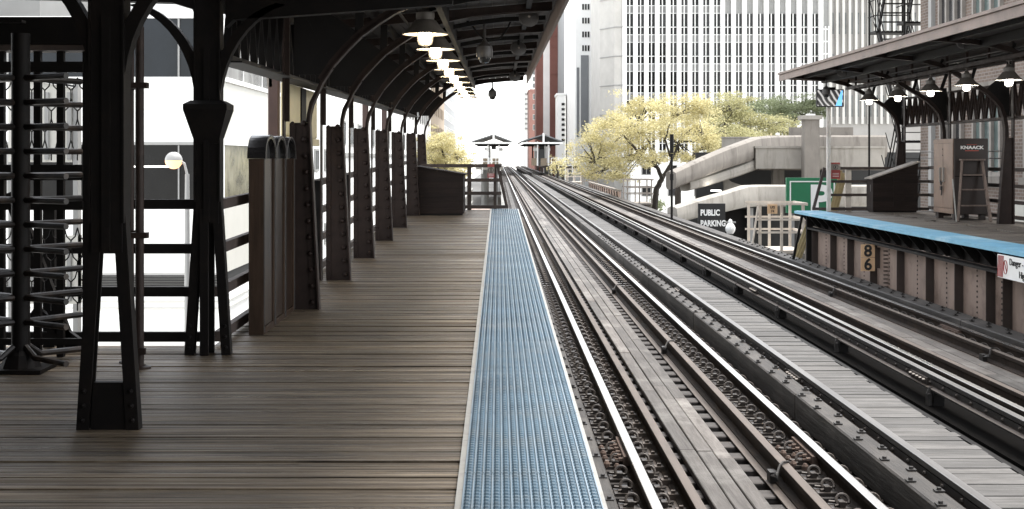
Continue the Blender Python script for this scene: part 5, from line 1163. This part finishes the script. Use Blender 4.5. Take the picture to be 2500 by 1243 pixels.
# black light column, acorn lamps
X = PX(1640, 48); o = thing('light_column', 'black light column with thick cylindrical head in front of the yellow tree', 'street lamp', (X, 48, SZ))
m = MB(); m.tube([(X, 48, SZ), (X, 48, PZ(375, 48))], .045, 8); m.lathe([(.14, 0), (.12, .4), (.05, .5)], (X, 48, SZ), 10); m.build('pole', BLACK, o); m = MB(); m.tube([(X, 48, PZ(374, 48)), (X, 48, PZ(328, 48))], .075, 10); m.build('head', BLACK, o); m = MB(); m.tube([(X, 48, PZ(440, 48)), (X, 48, PZ(425, 48))], .07, 8); m.build('collar', BLACK, o)
for i, (px, py, Y, sc) in enumerate(((1783, 562, 44, 1.0), (1662, 522, 58, .95), (1690, 545, 66, .9), (1742, 582, 60, .9))):
    X = PX(px, Y); z = PZ(py, Y); o = thing('acorn_lamp', ['white acorn lamp right of the black parking sign', 'white acorn lamp left of the black parking sign by the lower ramp', 'white acorn lamp showing its tip just above the far rail', 'white acorn lamp in front of the foot of the parking sign'][i], 'street lamp', (X, Y, SZ), 'acorn street lamps below the viaduct')
    m = MB(); m.lathe([(.10 * sc, -.12), (.16 * sc, -.02), (.17 * sc, .08), (.11 * sc, .2), (.06 * sc, .24), (.07 * sc, .28), (.05 * sc, .34), (.001, .38)], (X, Y, z), 14); m.build('globe', WHITEB, o, smooth=True); m = MB(); m.tube([(X, Y, SZ), (X, Y, z - .12)], .05, 8); m.build('pole', BLACK, o)
# ================================================================== FAR STATION
for sgn, xa, xb_, lab in ((-1, -2.9, .55, 'far station platform with gabled canopy on the left of the tracks'), (1, 3.5 + 3.1, 10.2, 'far station platform with gabled canopy on the right of the tracks')):
    Y = 165; b = 1.1; o = thing('far_station', lab, 'station', ((xa + xb_) / 2, Y, b))
    MB().box(xa, xb_, Y, Y + 90, b - .5, b).build('platform', CONCL if sgn < 0 else BROWND, o)
    ax = PX(1205, Y) if sgn < 0 else PX(1327, Y); ea, eb = (PX(1152, Y), PX(1250, Y)) if sgn < 0 else (PX(1272, Y), PX(1374, Y)); ze = PZ(347, Y); za = PZ(330, Y)
    for e in (ea, eb):
        m = MB(); m.add([(ax, Y, za), (e, Y, ze), (e, Y + 34, ze), (ax, Y + 34, za)] + [(ax, Y, za + .14), (e, Y, ze + .14), (e, Y + 34, ze + .14), (ax, Y + 34, za + .14)], [(0, 1, 2, 3), (4, 5, 6, 7), (0, 1, 5, 4), (1, 2, 6, 5), (2, 3, 7, 6), (3, 0, 4, 7)]); m.build('roof', GREYT, o)
    m = MB(); m.box(ea, eb, Y - .12, Y - .02, ze - .22, ze - .02); m.box(ax - .12, ax + .12, Y - .14, Y - .01, ze - .02, za + .25); m.build('truss', WHITEB, o)
    for k in range(3):
        for x in ((ax - .7, ax + .7)): MB().box(x - .09, x + .09, Y + 2 + 12 * k, Y + 2.2 + 12 * k, b, ze + .1).build('post', WHITEB if k < 2 else BLACK, o)
        MB().box(ea + .3, eb - .3, Y + 2 + 12 * k, Y + 2.2 + 12 * k, ze - .35, ze - .15).build('tie_beam', BLACK, o)
    m = MB(); xx = xa
    while xx < xb_ - .1: m.box(xx, xx + .08, Y - .25, Y - .17, b - 1.0, b + 1.0); xx += (xb_ - xa - .08) / 4
    for z in (1.0, .55, .05): m.box(xa, xb_, Y - .16, Y - .10, b + z - .06, b + z)
    m.build('railing', WHITEB, o)
    MB().box(ax - .5, ax + .9 * sgn + .1, Y + 20, Y + 24, b, b + 2.3).build('shelter', GREYT, o)
    for q in range(3): MB().box(ax - 1.2 + .9 * q, ax - .6 + .9 * q, Y + 3 + 3 * q, Y + 3.15 + 3 * q, b + 1.9 + .2 * (q % 2), b + 2.3 + .2 * (q % 2)).build('hanging_sign', WHITEB if q != 1 else INK, o)
    for q in range(2): MB().box(ax - 1.4 + 1.2 * q, ax - .6 + 1.2 * q, Y + 5, Y + 5.4, b, b + .95).build('bench', TANB, o)
    for k in range(5):
        for q in (.25, .75): MB().box(xa + (xb_ - xa) * q - .2, xa + (xb_ - xa) * q + .2, Y + 4 + 20 * k, Y + 4.5 + 20 * k, SZ, b - .501).build('leg', SPAN, o)
# equipment boxes beside the left track beyond the platform: stair landing and catwalk
o = thing('catwalk', 'pale catwalk with thin rails beyond the end of the left platform', 'catwalk', (-.4, 30, -.3))
MB().box(-1.6, .25, 29, 58, -.36, -.28).build('floor', CONCL, o)
for y in (29.5, 36, 43, 50, 57): MB().box(-1.2, -1.13, y, y + .07, -.279, .85).build('post', WHITE, o)
for z in (.25, .8): MB().box(-1.21, -1.13, 29.2, 58, z, z + .05).build('rail', WHITE, o)
for y in (33, 41, 49): MB().box(-1.05, -.2, y, y + .8, -.279, .25).build('equipment_box', PEACH, o)
m = MB(); y = 28.0
while y < 120: m.box(.15, .50, y, y + .2, -.30, -.16); y += 1.2
m.build('tie_end', PAVE, o, kind='stuff')
# cars
def car(X, Y, paint, label, rz=0):
    o = thing('car', label, 'car', (X, Y, SZ)); 
    m = MB(); w_ = .88
    prof = [(-2.15, .35), (-2.2, .75), (-2.0, .98), (-1.25, 1.02), (-.7, 1.42), (.65, 1.45), (1.35, 1.02), (2.05, .9), (2.2, .6), (2.15, .32)]
    m.prism([(Y + a, SZ + z) for a, z in prof], 'x', X - w_, X + w_); m.build('body', paint, o, bevel=.06)
    m = MB(); m.prism([(Y + a, SZ + z) for a, z in ((-1.12, 1.05), (-.66, 1.37), (.6, 1.39), (1.2, 1.05))], 'x', X - w_ - .01, X + w_ + .01); m.bar((X, Y - 1.26, SZ + 1.06), (X, Y - .74, SZ + 1.42), 1.5, .03); m.bar((X, Y + 1.33, SZ + 1.06), (X, Y + .7, SZ + 1.44), 1.5, .03); m.build('window', GL_D, o)
    for a in (-1.35, 1.35):
        for s in (-1, 1):
            m = MB(); m.lathe([(.001, -.1), (.3, -.1), (.32, -.07), (.32, .07), (.3, .1), (.001, .1)], (X + s * .8, Y + a, SZ + .32), 16, mat=Matrix.Rotation(R(90), 3, 'Y')); wl = m.build('wheel', TYRE, o, smooth=True)
    for s in (-1, 1): MB().box(X + s * .62 - .15, X + s * .62 + .15, Y - 2.215, Y - 2.16, SZ + .66, SZ + .8).build('tail_light', REDS, o)
    return o
car(PX(1928, 130), 130, CAROFF, 'white car parked beyond the peach refuge platform')
car(PX(1915, 143), 143, CARBL, 'black car parked behind the white car')
car(PX(1560, 140), 140, CAROFF, 'white car on the street below the yellow trees')
o = building('white_low_building', 'low white building with dark square windows behind the tree trunks', 'building', PX(1540, 160), PX(1800, 160), 160, 169, 1.2, WHITEB); window_grid(o, '-y', 160, PX(1566, 160), -2.6, 5, 2, 3.2, 2.6, 1.2, 1.3, SPAN, GL_D, fr=.1)
# ================================================================== TREES
def tree(name, label, base, limbs, clusters, nleaf, leaf, size, tr, seed, group, twig=2):
    rng = random.Random(seed); o = thing(name, label, 'tree', base, group); m = MB()
    for pts, r0, r1 in limbs:
        P = []; n = len(pts)
        for i in range(n - 1):
            for k in range(4):
                f = k / 4; a, c = Vector(pts[i]), Vector(pts[i + 1]); P.append(a.lerp(c, f) + Vector((rng.uniform(-1, 1), rng.uniform(-1, 1), rng.uniform(-1, 1))) * (.05 if i + k else 0))
        P.append(Vector(pts[-1])); m.tube(P, [r0 + (r1 - r0) * i / (len(P) - 1) for i in range(len(P))], 6)
    ends = [Vector(p) for pts, a, c in limbs for p in pts[1:]]
    for cx, cy, cz, rx, ry, rz in clusters:
        c = Vector((cx, cy, cz)); e = min(ends, key=lambda q: (q - c).length)
        for t in range(twig):
            q = c + Vector((rng.uniform(-.6, .6) * rx, rng.uniform(-.6, .6) * ry, rng.uniform(-.3, .5) * rz)); mid = e.lerp(q, .5) + Vector((rng.uniform(-.25, .25), rng.uniform(-.25, .25), rng.uniform(-.1, .3)))
            m.tube([e, mid, q], [.055, .036, .016], 5)
    m.build('trunk', BARK, o); m = MB(); tot = sum(c[3] * c[5] for c in clusters)
    for cx, cy, cz, rx, ry, rz in clusters:
        k = int(nleaf * rx * rz / tot); sub = [(rng.gauss(0, .55), rng.gauss(0, .55), rng.gauss(0, .5), rng.uniform(.2, .42)) for _ in range(24)]
        for _ in range(k):
            s = sub[rng.randrange(24)]; tone = rng.random()
            u = s[0] + rng.gauss(0, s[3] * .7); v = s[1] + rng.gauss(0, s[3] * .7); w_ = s[2] * 1.1 + rng.gauss(0, s[3] * .6)
            c = Vector((cx + u * rx, cy + v * ry, cz + w_ * rz)); L_ = size * rng.uniform(.5, 1.3)
            a = Vector((rng.uniform(-1, 1), rng.uniform(-1, 1), rng.uniform(-.5, .5))).normalized(); b_ = a.cross(Vector((rng.uniform(-1, 1), rng.uniform(-1, 1), rng.uniform(-1, 1)))).normalized()
            m.add([c - a * L_ * .5, c + b_ * L_ * .28, c + a * L_ * .5, c - b_ * L_ * .28], [(0, 1, 2, 3)], 0, min(1, max(0, .55 * s[3] * 2.4 * .5 + tone * .6)))
    m.build('crown', leaf, o)
def cl(lst, Y, seed, dep=1.0):
    rng = random.Random(seed); s = Y / F
    return [(PX(x, Y), Y + rng.uniform(-3, 3), PZ(y, Y), rx * s, max(1.2, rx * s * dep), ry * s) for x, y, rx, ry in lst]
def lm(Y, *pts): return [(PX(x, Y + d), Y + d, PZ(y, Y + d)) for x, y, d in pts]
Y = 76
tree('honey_locust', 'spreading yellow tree with forked dark limbs in front of the white tower', (PX(1592, Y), Y, SZ),
     [([(PX(1592, Y), Y, SZ)] + lm(Y, (1600, 470, 0), (1617, 437, 0)), .20, .15), (lm(Y, (1617, 437, 0), (1602, 407, -.3), (1558, 374, -.6), (1520, 330, -.5), (1487, 300, -1)), .13, .04), (lm(Y, (1617, 437, 0), (1640, 395, .3), (1655, 350, .5), (1690, 312, .6)), .12, .04), (lm(Y, (1602, 407, -.3), (1585, 350, .6), (1560, 300, 1)), .09, .03),
      (lm(Y, (1558, 374, -.6), (1500, 395, -1), (1455, 400, -1.5)), .07, .03), (lm(Y, (1640, 395, .3), (1625, 340, -.6), (1640, 290, -.8)), .08, .03), (lm(Y, (1655, 350, .5), (1720, 340, 1), (1760, 320, 1)), .06, .02)],
     cl([(1440, 350, 42, 34), (1425, 390, 34, 20), (1490, 300, 52, 26), (1560, 262, 48, 26), (1600, 252, 46, 22), (1660, 275, 55, 30), (1550, 325, 62, 32), (1640, 325, 64, 32), (1470, 395, 48, 24), (1540, 392, 46, 20), (1710, 300, 55, 34), (1725, 350, 48, 28), (1520, 350, 50, 30), (1600, 385, 40, 16), (1670, 380, 40, 20), (1690, 260, 30, 20), (1450, 425, 40, 16), (1520, 430, 40, 14)], Y, 3), 50000, LEAFY, .11, None, 3, 'yellow trees beside the garage', 5)
Y = 88
tree('honey_locust', 'yellow green tree rising behind the upper garage ramp', (PX(1660, Y), Y, SZ),
     [([(PX(1655, Y), Y, SZ)] + lm(Y, (1655, 470, 0), (1665, 420, 0), (1700, 370, 0), (1760, 320, 0)), .26, .06), (lm(Y, (1700, 370, 0), (1800, 330, 1), (1880, 310, 1)), .10, .03), (lm(Y, (1760, 320, 0), (1790, 270, 0)), .06, .02)],
     cl([(1755, 268, 55, 26), (1800, 255, 46, 24), (1790, 300, 60, 28), (1850, 300, 60, 24), (1905, 302, 55, 20), (1945, 320, 40, 16), (1740, 330, 55, 26), (1820, 330, 60, 18), (1760, 355, 50, 20)], Y, 5), 34000, LEAFYG, .13, None, 5, 'yellow trees beside the garage', 4)
Y = 105
tree('green_tree', 'green flat topped tree behind the garage column', (PX(1930, Y), Y, SZ),
     [([(PX(1930, Y), Y, SZ)] + lm(Y, (1930, 360, 0), (1925, 320, 0), (1950, 280, 0)), .25, .08), (lm(Y, (1925, 320, 0), (1880, 280, 0), (1850, 268, 0)), .1, .03)],
     cl([(1875, 262, 48, 18), (1920, 252, 46, 16), (1960, 258, 44, 16), (1835, 270, 34, 14), (1985, 272, 34, 14), (1900, 278, 46, 14), (1950, 285, 50, 14)], Y, 8), 18000, LEAFG, .15, None, 8, None, 2)
Y = 98
tree('honey_locust', 'rounded yellow tree beyond the shed at the end of the left platform', (PX(1085, Y), Y, SZ),
     [([(PX(1085, Y), Y, SZ)] + lm(Y, (1085, 430, 0), (1088, 395, 0), (1075, 355, 0)), .2, .06), (lm(Y, (1085, 430, 0), (1110, 380, 0), (1120, 360, 0)), .1, .03), (lm(Y, (1085, 430, 0), (1055, 390, 0)), .1, .03)],
     cl([(1070, 352, 34, 22), (1055, 385, 36, 22), (1095, 362, 38, 24), (1115, 385, 34, 20), (1090, 395, 44, 18), (1080, 335, 24, 14), (1130, 405, 22, 12), (1065, 415, 40, 14), (1110, 425, 40, 14)], Y, 11), 22000, LEAFY, .125, None, 11, None, 2)
Y = 140
tree('honey_locust', 'small yellow tree beside the far station on the right', (PX(1362, Y), Y, SZ), [([(PX(1362, Y), Y, SZ)] + lm(Y, (1362, 430, 0), (1360, 400, 0)), .2, .08)], cl([(1362, 398, 18, 12), (1372, 418, 16, 10), (1352, 410, 12, 10)], Y, 12), 900, LEAFY, .2, None, 12, None, 2)
Y = 92
tree('small_green_shrub', 'small green street tree below the yellow tree trunks', (PX(1600, Y), Y, SZ), [([(PX(1600, Y), Y, SZ)] + lm(Y, (1600, 520, 0), (1602, 500, 0)), .08, .03)], cl([(1600, 495, 14, 10), (1612, 505, 12, 9), (1592, 508, 12, 9)], Y, 13), 900, LEAFG, .16, None, 13, None, 2)
